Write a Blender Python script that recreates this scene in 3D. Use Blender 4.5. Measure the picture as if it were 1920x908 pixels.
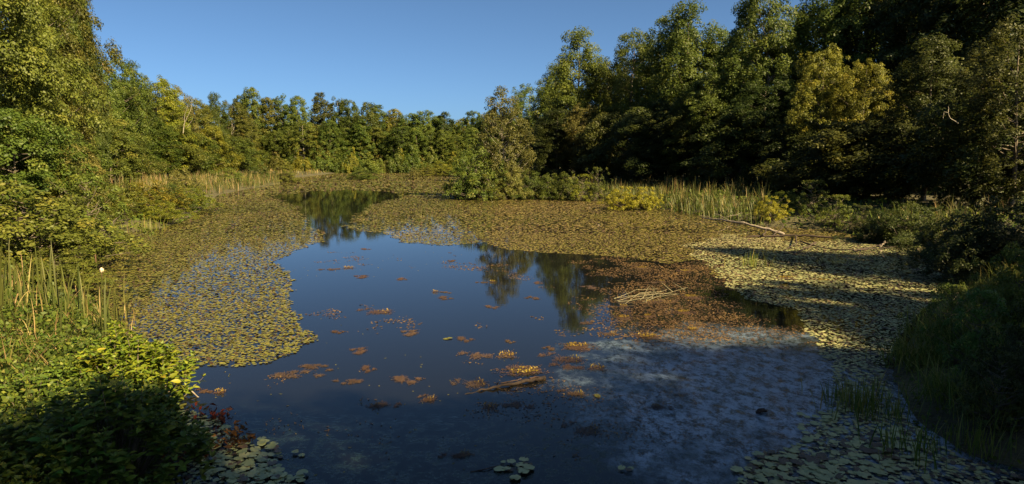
import bpy, math, random
import numpy as np
from mathutils import Vector, Matrix

random.seed(7)
RNG = np.random.default_rng(7)
scene = bpy.context.scene
for o in list(bpy.data.objects):
    bpy.data.objects.remove(o)
COL = scene.collection

# ------------------------------------------------------------------ camera
CAM_H = 3.4
FPX = 1251.0                      # focal length in pixels of the 1920 wide photograph
PITCH = math.radians(7.2)
cam_data = bpy.data.cameras.new("camera")
cam_data.sensor_width = 36.0
cam_data.lens = 36.0 * FPX / 1920.0
cam_data.clip_start = 0.05
cam_data.clip_end = 5000.0
cam = bpy.data.objects.new("camera", cam_data)
COL.objects.link(cam)
cam.location = (0, 0, CAM_H)
cam.rotation_euler = (math.radians(90) - PITCH, 0, 0)
scene.camera = cam

# ------------------------------------------------------------------ light
SUN_AZ, SUN_EL = math.radians(130), math.radians(38)
SUN_DIR = Vector((math.sin(SUN_AZ) * math.cos(SUN_EL), math.cos(SUN_AZ) * math.cos(SUN_EL), math.sin(SUN_EL)))
world = bpy.data.worlds.new("World")
scene.world = world
world.use_nodes = True
wn = world.node_tree
wn.nodes.clear()
sky = wn.nodes.new("ShaderNodeTexSky")
sky.sky_type = 'NISHITA'
sky.sun_disc = False
sky.sun_elevation = SUN_EL
sky.sun_rotation = SUN_AZ
sky.altitude = 1300
sky.air_density = 0.5
sky.dust_density = 4.5
sky.ozone_density = 5.0
bg = wn.nodes.new("ShaderNodeBackground")
bg.inputs['Strength'].default_value = 0.054
wo = wn.nodes.new("ShaderNodeOutputWorld")
tint = wn.nodes.new("ShaderNodeMix")          # white balance of the clear sky
tint.data_type = 'RGBA'
tint.blend_type = 'MULTIPLY'
tint.inputs['Factor'].default_value = 1.0
tint.inputs[7].default_value = (0.70, 0.81, 0.75, 1)
wn.links.new(sky.outputs[0], tint.inputs[6])
wn.links.new(tint.outputs[2], bg.inputs['Color'])
wn.links.new(bg.outputs[0], wo.inputs['Surface'])
sun_data = bpy.data.lights.new("sun", 'SUN')
sun_data.energy = 5.0
sun_data.angle = math.radians(0.53)
sun_data.color = (1.0, 0.77, 0.41)
sun = bpy.data.objects.new("sun", sun_data)
COL.objects.link(sun)
sun.rotation_euler = SUN_DIR.to_track_quat('Z', 'Y').to_euler()

scene.view_settings.view_transform = 'Standard'
scene.view_settings.look = 'None'
scene.view_settings.exposure = 2.0
scene.view_settings.gamma = 1.0
scene.view_settings.use_curve_mapping = False
scene.cycles.max_bounces = 8
scene.cycles.diffuse_bounces = 3
scene.cycles.transmission_bounces = 4
scene.cycles.sample_clamp_indirect = 4.0

# ------------------------------------------------------------------ geometry of the view
cp, sp = math.cos(PITCH), math.sin(PITCH)


def ray(px, py):
    u, v = (px - 960.0) / FPX, (454.0 - py) / FPX
    return np.array([u, cp + v * sp, -sp + v * cp])


def gnd(px, py, z=0.0):
    r = ray(px, py)
    t = (z - CAM_H) / r[2]
    return (r[0] * t, r[1] * t)


def at(px, py, d):
    r = ray(px, py)
    t = d / r[1]
    return (r[0] * t, d, CAM_H + r[2] * t)


def poly(pts):
    return np.array([gnd(x, y) for x, y in pts])


SHORE_PX = [(560, 1400), (345, 905), (338, 800), (335, 740), (295, 690), (215, 610), (170, 545), (120, 490), (168, 452), (225, 438), (300, 431),
            (350, 412), (388, 388), (412, 366), (470, 354), (520, 347), (560, 333), (640, 324), (720, 320), (800, 320), (880, 323),
            (905, 345), (985, 366), (1060, 367), (1130, 372), (1210, 388), (1300, 402), (1410, 424), (1560, 432), (1690, 462), (1790, 482),
            (1800, 540), (1730, 580), (1680, 640), (1655, 700), (1700, 790), (1800, 860), (1960, 905), (1900, 1400)]
SHORE = poly(SHORE_PX)
OPEN_PX = [(512, 370), (560, 361), (640, 357), (700, 358), (760, 364), (735, 374), (692, 388), (668, 405), (650, 425), (668, 434), (720, 436), (765, 455),
           (830, 461), (905, 457), (940, 467), (1020, 474), (1100, 479), (1180, 487), (1240, 494), (1320, 488), (1360, 530), (1400, 560),
           (1450, 572), (1500, 585), (1510, 620), (1530, 640), (1560, 680), (1570, 740), (1540, 790),
           (1480, 830), (1400, 870), (1365, 908), (1330, 1400), (640, 1400), (570, 915), (500, 850), (420, 800), (350, 770), (345, 720), (375, 690), (440, 690),
           (500, 682), (565, 658), (607, 640), (575, 612), (545, 575), (550, 540), (548, 512), (510, 490), (560, 470), (605, 452),
           (590, 430), (560, 405), (560, 388), (530, 378)]
OPEN = poly(OPEN_PX)


def inside(P, pg):
    x, y = P[:, 0], P[:, 1]
    res = np.zeros(len(P), bool)
    j = len(pg) - 1
    for i in range(len(pg)):
        xi, yi = pg[i]
        xj, yj = pg[j]
        if yi != yj:
            c = ((yi > y) != (yj > y)) & (x < (xj - xi) * (y - yi) / (yj - yi) + xi)
            res ^= c
        j = i
    return res


def dist_poly(P, pg):
    best = np.full(len(P), 1e9)
    for i in range(len(pg)):
        a, b = pg[i - 1], pg[i]
        d = b - a
        L = max(1e-9, d @ d)
        t = np.clip(((P - a) @ d) / L, 0, 1)
        q = P - (a + t[:, None] * d)
        best = np.minimum(best, (q * q).sum(1))
    return np.sqrt(best)


_nz = np.random.default_rng(3)
_W = [(_nz.normal(0, 1, (7, 2)), _nz.uniform(0, 6.28, 7)) for _ in range(4)]


def noise2(P, s=1.0, k=0):
    W, ph = _W[k]
    out = np.zeros(len(P))
    amp = 0
    for o in range(3):
        f = 2 ** o / s
        a = 0.6 ** o
        out += a * np.sin((P * f) @ W.T + ph * (o + 1)).sum(1) / 2.6
        amp += a
    return out / amp


def ground_z(P):
    d = dist_poly(P, SHORE)
    ins = inside(P, SHORE)
    up = 0.10 + 0.9 * (1 - np.exp(-d / 6.0)) + 0.12 * noise2(P, 3.0)
    up = np.where(P[:, 1] > 60, 0.1 + 0.5 * (1 - np.exp(-d / 10.0)), up)
    s = np.clip(d / 0.8, 0, 1)
    return np.where(ins, -0.7 * np.clip(d / 2.0, 0, 1) - 0.03, -0.03 + (up + 0.03) * s)


def gz(x, y):
    return float(ground_z(np.array([[x, y]]))[0])


# ------------------------------------------------------------------ helpers: objects
def tag(o, label=None, cat=None, group=None, kind=None):
    if label:
        o['label'] = label
    if cat:
        o['category'] = cat
    if group:
        o['group'] = group
    if kind:
        o['kind'] = kind
    return o


def empty(name, loc, rz=0.0, label=None, cat=None, group=None):
    o = bpy.data.objects.new(name, None)
    o.empty_display_size = 0.2
    COL.objects.link(o)
    o.location = loc
    o.rotation_euler = (0, 0, rz)
    return tag(o, label, cat, group)


def link(name, me, parent=None):
    o = bpy.data.objects.new(name, me)
    COL.objects.link(o)
    if parent:
        o.parent = parent
    return o


def copy_tree(o, parent=None):
    c = o.copy()
    COL.objects.link(c)
    if parent:
        c.parent = parent
    for ch in list(o.children):
        copy_tree(ch, c)
    return c


class MB:
    """collects polygons (numpy) into one mesh, with a per-face 'tint' value"""

    def __init__(self):
        self.v, self.f, self.t, self.n = [], [], [], 0
        self.smooth = False

    def add(self, V, F, tint=0.5):
        V = np.asarray(V, float).reshape(-1, 3)
        F = np.asarray(F, int)
        self.v.append(V)
        self.f.append(F + self.n)
        self.t.append(np.full(len(F), tint) if np.isscalar(tint) else np.asarray(tint, float))
        self.n += len(V)

    def quads(self, Q, tint):
        Q = np.asarray(Q, float)
        n, k = Q.shape[0], Q.shape[1]
        self.add(Q.reshape(-1, 3), np.arange(n * k).reshape(n, k), tint)

    def tube(self, pts, radii, sides=6, tint=0.5, cap=True):
        pts = np.asarray(pts, float)
        n = len(pts)
        T = np.gradient(pts, axis=0)
        T /= np.linalg.norm(T, axis=1)[:, None] + 1e-9
        ref = np.array([0.31, 0.17, 1.0]) if abs(T[:, 2]).mean() < 0.8 else np.array([1.0, 0.2, 0.1])
        U = np.cross(T, ref)
        U /= np.linalg.norm(U, axis=1)[:, None]
        W = np.cross(T, U)
        a = np.arange(sides) * 2 * math.pi / sides
        V = pts[:, None, :] + np.asarray(radii, float)[:, None, None] * (np.cos(a)[None, :, None] * U[:, None, :] + np.sin(a)[None, :, None] * W[:, None, :])
        F = []
        for i in range(n - 1):
            for k in range(sides):
                k2 = (k + 1) % sides
                F.append((i * sides + k, i * sides + k2, (i + 1) * sides + k2, (i + 1) * sides + k))
        self.add(V.reshape(-1, 3), F, tint)
        if cap:
            for i in (0, n - 1):
                c = pts[i]
                Vc = np.vstack([V[i], c])
                Fc = [(k, (k + 1) % sides, sides, sides) for k in range(sides)]
                self.add(Vc, np.array([(k, (k + 1) % sides, sides) for k in range(sides)]), tint)

    def mesh(self, name, mat, smooth=None):
        V = np.vstack(self.v)
        counts = np.concatenate([np.full(len(f), f.shape[1]) for f in self.f])
        loops = np.concatenate([f.ravel() for f in self.f])
        me = bpy.data.meshes.new(name)
        me.vertices.add(len(V))
        me.vertices.foreach_set("co", V.astype(np.float32).ravel())
        me.loops.add(len(loops))
        me.loops.foreach_set("vertex_index", loops.astype(np.int32))
        me.polygons.add(len(counts))
        me.polygons.foreach_set("loop_start", np.concatenate([[0], np.cumsum(counts)[:-1]]).astype(np.int32))
        me.update(calc_edges=True)
        at_ = me.attributes.new("tint", 'FLOAT', 'FACE')
        at_.data.foreach_set("value", np.concatenate(self.t).astype(np.float32))
        if self.smooth if smooth is None else smooth:
            me.polygons.foreach_set("use_smooth", np.ones(len(counts), bool))
        me.materials.append(mat)
        me.validate()
        return me


# ------------------------------------------------------------------ materials
def new_mat(name):
    m = bpy.data.materials.new(name)
    m.use_nodes = True
    nt = m.node_tree
    nt.nodes.clear()
    return m, nt, nt.nodes, nt.links


def ramp(N, stops):
    r = N.new("ShaderNodeValToRGB")
    els = r.color_ramp.elements
    while len(els) < len(stops):
        els.new(0.5)
    for e, (p, c) in zip(els, stops):
        e.position = p
        e.color = (*c, 1)
    return r


def leaf_mat(name, stops, transl=0.42, rough=0.55, var=0.5, spec=0.3, hue=0.03):
    m, nt, N, L = new_mat(name)
    a = N.new("ShaderNodeAttribute")
    a.attribute_name = "tint"
    r = ramp(N, stops)
    L.new(a.outputs['Fac'], r.inputs[0])
    oi = N.new("ShaderNodeObjectInfo")
    hsv = N.new("ShaderNodeHueSaturation")
    mr = N.new("ShaderNodeMapRange")
    mr.inputs['To Min'].default_value = 1 - var * 0.6
    mr.inputs['To Max'].default_value = 1 + var * 0.5
    L.new(oi.outputs['Random'], mr.inputs['Value'])
    L.new(mr.outputs[0], hsv.inputs['Value'])
    mul = N.new("ShaderNodeMath")
    mul.operation = 'MULTIPLY'
    mul.inputs[1].default_value = 7.31
    L.new(oi.outputs['Random'], mul.inputs[0])
    fr = N.new("ShaderNodeMath")
    fr.operation = 'FRACT'
    L.new(mul.outputs[0], fr.inputs[0])
    mh = N.new("ShaderNodeMapRange")
    mh.inputs['To Min'].default_value = 0.5 - hue
    mh.inputs['To Max'].default_value = 0.5 + hue
    L.new(fr.outputs[0], mh.inputs['Value'])
    L.new(mh.outputs[0], hsv.inputs['Hue'])
    L.new(r.outputs[0], hsv.inputs['Color'])
    p = N.new("ShaderNodeBsdfPrincipled")
    p.inputs['Roughness'].default_value = rough
    p.inputs['Specular IOR Level'].default_value = spec
    L.new(hsv.outputs[0], p.inputs['Base Color'])
    t = N.new("ShaderNodeBsdfTranslucent")
    g = N.new("ShaderNodeGamma")
    g.inputs[1].default_value = 0.9
    L.new(hsv.outputs[0], g.inputs[0])
    L.new(g.outputs[0], t.inputs['Color'])
    mx = N.new("ShaderNodeMixShader")
    mx.inputs[0].default_value = transl
    L.new(p.outputs[0], mx.inputs[1])
    L.new(t.outputs[0], mx.inputs[2])
    o = N.new("ShaderNodeOutputMaterial")
    L.new(mx.outputs[0], o.inputs['Surface'])
    return m


def bark_mat(name, c0, c1, scale=6.0):
    m, nt, N, L = new_mat(name)
    tc = N.new("ShaderNodeTexCoord")
    mp = N.new("ShaderNodeMapping")
    mp.inputs['Scale'].default_value = (1, 1, 0.25)
    L.new(tc.outputs['Object'], mp.inputs[0])
    n = N.new("ShaderNodeTexNoise")
    n.inputs['Scale'].default_value = scale
    n.inputs['Detail'].default_value = 6
    L.new(mp.outputs[0], n.inputs['Vector'])
    r = ramp(N, [(0.3, c0), (0.7, c1)])
    L.new(n.outputs['Fac'], r.inputs[0])
    p = N.new("ShaderNodeBsdfPrincipled")
    p.inputs['Roughness'].default_value = 0.85
    L.new(r.outputs[0], p.inputs['Base Color'])
    b = N.new("ShaderNodeBump")
    b.inputs['Strength'].default_value = 0.6
    b.inputs['Distance'].default_value = 0.02
    L.new(n.outputs['Fac'], b.inputs['Height'])
    L.new(b.outputs[0], p.inputs['Normal'])
    o = N.new("ShaderNodeOutputMaterial")
    L.new(p.outputs[0], o.inputs['Surface'])
    return m


M_OLIVE = leaf_mat("olive_leaves", [(0, (0.048, 0.062, 0.009)), (0.5, (0.094, 0.114, 0.016)), (0.85, (0.150, 0.148, 0.022)), (1, (0.19, 0.15, 0.03))])
M_GREEN = leaf_mat("green_leaves", [(0, (0.030, 0.052, 0.008)), (0.5, (0.070, 0.098, 0.013)), (0.9, (0.118, 0.135, 0.018)), (1, (0.155, 0.145, 0.03))], hue=0.014)
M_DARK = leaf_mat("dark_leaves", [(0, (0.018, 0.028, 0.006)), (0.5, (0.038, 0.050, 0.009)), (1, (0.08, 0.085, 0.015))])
M_GOLD = leaf_mat("golden_leaves", [(0, (0.06, 0.065, 0.011)), (0.5, (0.13, 0.115, 0.015)), (0.8, (0.19, 0.145, 0.02)), (1, (0.22, 0.12, 0.02))], var=0.2)
M_TAN = leaf_mat("tan_leaves", [(0, (0.060, 0.066, 0.014)), (0.5, (0.115, 0.112, 0.024)), (1, (0.19, 0.16, 0.05))], hue=0.012)
M_YELLOWGREEN = leaf_mat("yellow_green_leaves", [(0, (0.07, 0.085, 0.009)), (0.5, (0.135, 0.14, 0.012)), (1, (0.23, 0.20, 0.02))], var=0.25)
M_BUSH = leaf_mat("glossy_bush_leaves", [(0, (0.040, 0.092, 0.015)), (0.6, (0.080, 0.145, 0.018)), (1, (0.15, 0.175, 0.025))], transl=0.3, rough=0.5, spec=0.25, var=0.3)
M_RED = leaf_mat("red_brown_leaves", [(0, (0.05, 0.016, 0.008)), (0.7, (0.13, 0.035, 0.012)), (1, (0.30, 0.065, 0.02))], var=0.2)
M_REED = leaf_mat("reed_blades", [(0, (0.036, 0.056, 0.011)), (0.45, (0.080, 0.088, 0.020)), (0.75, (0.165, 0.118, 0.036)), (1, (0.28, 0.20, 0.09))], transl=0.25, var=0.4)
M_GRASS = leaf_mat("grass_blades", [(0, (0.05, 0.085, 0.012)), (0.6, (0.115, 0.15, 0.02)), (1, (0.22, 0.19, 0.045))], transl=0.3, var=0.3)
M_PAD = leaf_mat("lily_pad_skin", [(0, (0.022, 0.011, 0.008)), (0.10, (0.05, 0.030, 0.013)), (0.16, (0.068, 0.070, 0.012)), (0.5, (0.115, 0.110, 0.018)), (0.8, (0.150, 0.122, 0.026)), (1, (0.19, 0.135, 0.05))],
                 transl=0.08, rough=0.55, spec=0.4, var=0.15, hue=0.01)
M_SKYLIT_PAD = leaf_mat('skylit_lily_pad_skin', [(0, (0.04, 0.022, 0.014)), (0.14, (0.09, 0.06, 0.03)), (0.2, (0.13, 0.16, 0.075)), (0.5, (0.24, 0.265, 0.12)), (0.8, (0.31, 0.305, 0.14)), (1, (0.32, 0.27, 0.13))], transl=0.05, rough=0.5, spec=0.5, var=0.12, hue=0.01)  # paler pad colour: skylight on the shaded pads is painted in
M_WEED = leaf_mat("pondweed", [(0, (0.026, 0.016, 0.011)), (0.5, (0.062, 0.040, 0.026)), (1, (0.105, 0.064, 0.040))], transl=0.05, rough=0.35, spec=0.5, var=0.2, hue=0.01)
M_LIME = leaf_mat('bright_lime_leaves', [(0, (0.11, 0.115, 0.010)), (0.5, (0.22, 0.205, 0.014)), (1, (0.32, 0.28, 0.03))], var=0.1, hue=0.005)
M_RUST = leaf_mat('rusty_pondweed', [(0, (0.03, 0.018, 0.009)), (0.5, (0.088, 0.056, 0.024)), (1, (0.17, 0.11, 0.04))], transl=0.05, rough=0.5, spec=0.3, var=0.1, hue=0.01)
M_STRAW = bark_mat('bleached_straw', (0.08, 0.072, 0.042), (0.22, 0.20, 0.125), 30)
M_FLECK = leaf_mat("yellow_flecks", [(0, (0.13, 0.09, 0.012)), (1, (0.29, 0.20, 0.025))], transl=0.2, var=0.1, hue=0.01)
M_BARK = bark_mat("grey_brown_bark", (0.045, 0.036, 0.028), (0.13, 0.105, 0.08))
M_PALEBARK = bark_mat("pale_bark", (0.13, 0.115, 0.09), (0.30, 0.265, 0.21))
M_DEAD = bark_mat("weathered_dead_wood", (0.09, 0.073, 0.057), (0.27, 0.225, 0.18), 10)
M_WET = bark_mat("wet_dark_wood", (0.012, 0.007, 0.005), (0.042, 0.025, 0.017), 12)
M_FLUFF = bark_mat("seed_fluff", (0.42, 0.30, 0.20), (0.7, 0.58, 0.45), 40)
M_BARKPEEL = bark_mat('reddish_peeling_bark', (0.03, 0.016, 0.011), (0.13, 0.075, 0.052), 14)
M_CATHEAD = bark_mat("cattail_brown", (0.06, 0.03, 0.015), (0.12, 0.06, 0.03), 40)

# ground
m, nt, N, L = new_mat("forest_soil")
tc = N.new("ShaderNodeTexCoord")
n1 = N.new("ShaderNodeTexNoise")
n1.inputs['Scale'].default_value = 0.5
n1.inputs['Detail'].default_value = 10
n1.inputs['Roughness'].default_value = 0.7
L.new(tc.outputs['Object'], n1.inputs['Vector'])
r = ramp(N, [(0.3, (0.020, 0.016, 0.009)), (0.5, (0.045, 0.040, 0.014)), (0.7, (0.075, 0.070, 0.022))])
L.new(n1.outputs['Fac'], r.inputs[0])
p = N.new("ShaderNodeBsdfPrincipled")
p.inputs['Roughness'].default_value = 0.95
L.new(r.outputs[0], p.inputs['Base Color'])
n2 = N.new("ShaderNodeTexNoise")
n2.inputs['Scale'].default_value = 14
n2.inputs['Detail'].default_value = 6
L.new(tc.outputs['Object'], n2.inputs['Vector'])
b = N.new("ShaderNodeBump")
b.inputs['Distance'].default_value = 0.08
L.new(n2.outputs['Fac'], b.inputs['Height'])
L.new(b.outputs[0], p.inputs['Normal'])
o = N.new("ShaderNodeOutputMaterial")
L.new(p.outputs[0], o.inputs['Surface'])
M_SOIL = m

# water: clear dark water, thin scum on the right shallows, sky sheen painted into its blue
m, nt, N, L = new_mat("pond_water")
tc = N.new("ShaderNodeTexCoord")
sep = N.new("ShaderNodeSeparateXYZ")
L.new(tc.outputs['Object'], sep.inputs[0])


def math_node(op, a, b=None):
    n = N.new("ShaderNodeMath")
    n.operation = op
    for i, x in enumerate((a, b)):
        if x is None:
            continue
        if isinstance(x, (int, float)):
            n.inputs[i].default_value = x
        else:
            L.new(x, n.inputs[i])
    return n.outputs[0]


def tex_noise(scale, detail=6, rough=0.6, stretch=None):
    n = N.new("ShaderNodeTexNoise")
    n.inputs['Scale'].default_value = scale
    n.inputs['Detail'].default_value = detail
    n.inputs['Roughness'].default_value = rough
    if stretch:
        mp = N.new("ShaderNodeMapping")
        mp.inputs['Rotation'].default_value = (0, 0, stretch[0])
        mp.inputs['Scale'].default_value = (stretch[1], stretch[2], 1)
        L.new(tc.outputs['Object'], mp.inputs[0])
        L.new(mp.outputs[0], n.inputs['Vector'])
    else:
        L.new(tc.outputs['Object'], n.inputs['Vector'])
    return n.outputs['Fac']


def smooth(x, a, b_):
    n = N.new("ShaderNodeMapRange")
    n.interpolation_type = 'SMOOTHSTEP'
    n.inputs['From Min'].default_value = a
    n.inputs['From Max'].default_value = b_
    L.new(x, n.inputs['Value'])
    return n.outputs[0]


FX, FY = gnd(1450, 740)
dx = math_node('DIVIDE', math_node('SUBTRACT', sep.outputs[0], FX), 2.9)
dy = math_node('DIVIDE', math_node('SUBTRACT', sep.outputs[1], FY), 3.9)
rr = math_node('SQRT', math_node('ADD', math_node('MULTIPLY', dx, dx), math_node('MULTIPLY', dy, dy)))
big = tex_noise(0.9, 8, 0.65)
film_zone = smooth(math_node('ADD', rr, math_node('MULTIPLY', math_node('SUBTRACT', big, 0.5), 2.0)), 1.15, 0.35)
fine = tex_noise(6.5, 12, 0.84, (0.6, 1.0, 0.7))
film_sheen = math_node('MULTIPLY', film_zone, smooth(fine, 0.41, 0.57))
film_sheen = math_node('MULTIPLY', film_sheen, smooth(tex_noise(1.6, 6, 0.7, (0.5, 1.0, 0.5)), 0.22, 0.52))
# submerged weed showing through the shallows near the camera
near = smooth(sep.outputs[1], 9.4, 7.2)
weed_n = tex_noise(5.5, 10, 0.82)
weed = math_node('MULTIPLY', smooth(weed_n, 0.47, 0.58), math_node('MAXIMUM', near, film_zone))
rw = ramp(N, [(0.0, (0.005, 0.0055, 0.006)), (1.0, (0.014, 0.028, 0.027))])
L.new(weed, rw.inputs[0])
bump_n = tex_noise(22, 5, 0.6)
bmp = N.new("ShaderNodeBump")
bmp.inputs['Distance'].default_value = 0.02
L.new(math_node('MULTIPLY', math_node('MAXIMUM', weed, film_zone), 0.8), bmp.inputs['Strength'])
L.new(bump_n, bmp.inputs['Height'])
rip = N.new("ShaderNodeBump")
rip.inputs['Distance'].default_value = 0.004
rip.inputs['Strength'].default_value = 0.12
L.new(tex_noise(4.0, 3, 0.5, (0.2, 1.0, 2.2)), rip.inputs['Height'])
L.new(bmp.outputs[0], rip.inputs['Normal'])
p = N.new("ShaderNodeBsdfPrincipled")
p.inputs['IOR'].default_value = 1.333
L.new(rw.outputs[0], p.inputs['Base Color'])
L.new(math_node('ADD', 0.015, math_node('MULTIPLY', weed, 0.35)), p.inputs['Roughness'])
L.new(rip.outputs[0], p.inputs['Normal'])
pf = N.new("ShaderNodeBsdfPrincipled")
pf.inputs['Base Color'].default_value = (0.17, 0.24, 0.35, 1)  # blue sheen of the sky put into the base colour
pf.inputs['IOR'].default_value = 2.8
pf.inputs['Roughness'].default_value = 0.28
L.new(bmp.outputs[0], pf.inputs['Normal'])
mx = N.new("ShaderNodeMixShader")
L.new(film_sheen, mx.inputs[0])
L.new(p.outputs[0], mx.inputs[1])
L.new(pf.outputs[0], mx.inputs[2])
o = N.new("ShaderNodeOutputMaterial")
L.new(mx.outputs[0], o.inputs['Surface'])
M_WATER = m

# ------------------------------------------------------------------ ground sheet and water
na, nr = 300, 170
ang = np.linspace(0, 2 * math.pi, na, endpoint=False)
rad = np.concatenate([[0.0], np.geomspace(1.5, 2500, nr)])
V = [(0, 0)]
for r_ in rad[1:]:
    V += [(r_ * math.sin(a_), r_ * math.cos(a_)) for a_ in ang]
V = np.array(V)
Z = ground_z(V)
Z[np.hypot(V[:, 0], V[:, 1]) < 3.0] = np.minimum(Z[np.hypot(V[:, 0], V[:, 1]) < 3.0], 0.5)
F3 = np.array([(0, 1 + (k + 1) % na, 1 + k) for k in range(na)])
F4 = []
for i in range(nr - 1):
    a0, b0 = 1 + i * na, 1 + (i + 1) * na
    for k in range(na):
        k2 = (k + 1) % na
        F4.append((a0 + k, a0 + k2, b0 + k2, b0 + k))
mb = MB()
VV = np.column_stack([V, Z])
mb.add(VV, F3)
mb.v[-1] = VV
mb.f.append(np.array(F4))
mb.t.append(np.full(len(F4), 0.5))
tag(link("ground", mb.mesh("ground", M_SOIL, True)), kind='structure', label='dark leaf littered ground of the banks around the pond')
mb = MB()
mb.quads([[(-90, -3, 0), (60, -3, 0), (60, 175, 0), (-90, 175, 0)]], 0.5)
tag(link("pond_water", mb.mesh("pond_water", M_WATER)), kind='structure', label='dark still pond water reflecting the blue sky')


# ------------------------------------------------------------------ plant generators
def leaf_quads(C, Nrm, size, rng, aspect=0.62):
    """diamond leaves at C facing Nrm (n,3)"""
    n = len(C)
    Nrm = Nrm / (np.linalg.norm(Nrm, axis=1)[:, None] + 1e-9)
    R = rng.normal(0, 1, (n, 3))
    U = np.cross(Nrm, R)
    U /= np.linalg.norm(U, axis=1)[:, None] + 1e-9
    W = np.cross(Nrm, U)
    s = (size * rng.uniform(0.65, 1.3, n))[:, None]
    drop = Nrm * s * 0.12
    return np.stack([C - U * s * 0.5, C + W * s * 0.5 * aspect - drop - U * s * 0.08, C + U * s * 0.5, C - W * s * 0.5 * aspect - drop - U * s * 0.08], axis=1)


def tree_meshes(seed, h, r, base, shape, ncl, nleaf, leaf, clr, mat, bark, trunk_r=None, gap=0.15, limbs=40, lean=0.03, rough=0.0):
    """returns (trunk mesh, crown mesh) of one tree standing at the origin"""
    rng = np.random.default_rng(seed)
    ph = rng.uniform(0, 6.28, 6)

    def axis(z):
        z = np.asarray(z, float)
        return np.stack([lean * z * math.cos(ph[0]) + 0.012 * h * np.sin(z / h * 5 + ph[1]), lean * z * math.sin(ph[0]) + 0.012 * h * np.sin(z / h * 4 + ph[2]), z], axis=-1)

    def prof(t):
        if shape == 'oval':
            return np.sqrt(np.clip(1 - (2 * t - 0.85) ** 2 / 1.35, 0.02, 1))
        if shape == 'tall':
            return np.clip(1.05 - t, 0.03, 1) ** 0.62 * np.clip(0.45 + 2.2 * t, 0, 1)
        if shape == 'peak':
            return np.clip(1.03 - t ** 1.9, 0.04, 1) ** 0.62 * 1.04 * np.clip(0.6 + 1.6 * t, 0, 1)
        if shape == 'dome':
            return np.sqrt(np.clip(1.04 - t ** 2.2, 0.02, 1))
        return np.clip(np.sin(np.clip(t * 0.88 + 0.12, 0, 1) * math.pi), 0.05, 1)

    t = rng.beta(1.25, 1.15, ncl * 3)
    keep = rng.uniform(0, 1, len(t)) < prof(t) ** 0.8
    t = t[keep][:ncl]
    n = len(t)
    a = rng.uniform(0, 2 * math.pi, n)
    lob = 1 + 0.26 * np.sin(3 * a + ph[3] + 5 * t) + 0.19 * np.sin(5 * a + ph[4] - 9 * t) + 0.12 * np.sin(17 * t + ph[5] + 2 * a)
    rho = r * prof(t) * lob * rng.uniform(0.45, 1.0, n) ** 0.6
    z = h * (base + (1 - base) * t)
    if rough:
        up = np.exp(rng.normal(0, rough, n))
        z = np.minimum(z * up, h * 1.25)
        rho = rho * np.exp(rng.normal(0, rough, n))
    ax = axis(z)
    C = ax + np.stack([rho * np.cos(a), rho * np.sin(a), rng.normal(0, 0.02 * h, n)], axis=1)
    C[:, 2] = np.clip(C[:, 2], 0.3 * clr, h * (1.25 if rough else 1))
    # trunk and limbs
    mb = MB()
    tr = trunk_r or h * 0.013
    zz = np.linspace(-0.3, h * 0.93, 12)
    mb.tube(axis(zz), np.linspace(1.0, 0.12, 12) * tr * np.where(zz < 0.3, 1.3, 1), 7)
    idx = rng.permutation(n)[:limbs]
    for i in idx:
        z0 = max(h * 0.12, z[i] - rho[i] * rng.uniform(0.35, 0.9))
        p0 = axis(z0)
        p1 = C[i]
        mid = (p0 + p1) / 2 + np.array([0, 0, -0.08 * rho[i]]) + rng.normal(0, 0.04 * r, 3)
        rr_ = tr * (1 - z0 / h) * 0.42 + 0.012
        mb.tube([p0, mid, p1], [rr_, rr_ * 0.6, rr_ * 0.2], 4, cap=False)
    trunk = mb.mesh("trunk", bark, True)
    # leaves
    cs = clr * rng.uniform(0.6, 1.35, n)
    k = rng.poisson(nleaf * (cs / clr) ** 2 * (rng.uniform(0, 1, n) > gap * 0.5), n)
    ci = np.repeat(np.arange(n), k)
    m_ = len(ci)
    D = rng.normal(0, 1, (m_, 3))
    D /= np.linalg.norm(D, axis=1)[:, None]
    D *= rng.uniform(0.15, 1, m_)[:, None] ** 0.5
    out = np.stack([np.cos(a), np.sin(a), np.zeros(n)], axis=1)[ci]
    off = D * cs[ci][:, None]
    off[:, 2] *= 0.75
    off[:, 2] -= 0.25 * (off[:, 0] * out[:, 0] + off[:, 1] * out[:, 1])
    Pp = C[ci] + off
    Pp[:, 2] = np.maximum(Pp[:, 2], 0.05)
    Nr = D * 0.55 + out * 0.35 + np.array([0, 0, 0.75]) + rng.normal(0, 0.42, (m_, 3))
    Q = leaf_quads(Pp, Nr, leaf, rng)
    tint = np.clip(rng.normal(0.42, 0.15, n)[ci] + rng.normal(0, 0.10, m_) + 0.12 * (D[:, 2]), 0, 1)
    mb = MB()
    mb.quads(Q, tint)
    return trunk, mb.mesh("crown", mat)


def make_tree(kind, meshes, x, y, z, sx, sz, rz, label, group=None, cat='tree'):
    e = empty(kind, (x, y, z), rz, label, cat, group)
    tr, cr = meshes
    a = link("trunk", tr, e)
    b_ = link("crown", cr, e)
    e.scale = (sx, sx, sz)
    return e


# prototypes: (height 1 unit = metres of design)
def with_mat(meshes, mat):
    c = meshes[1].copy()
    c.materials[0] = mat
    return (meshes[0], c)


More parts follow.
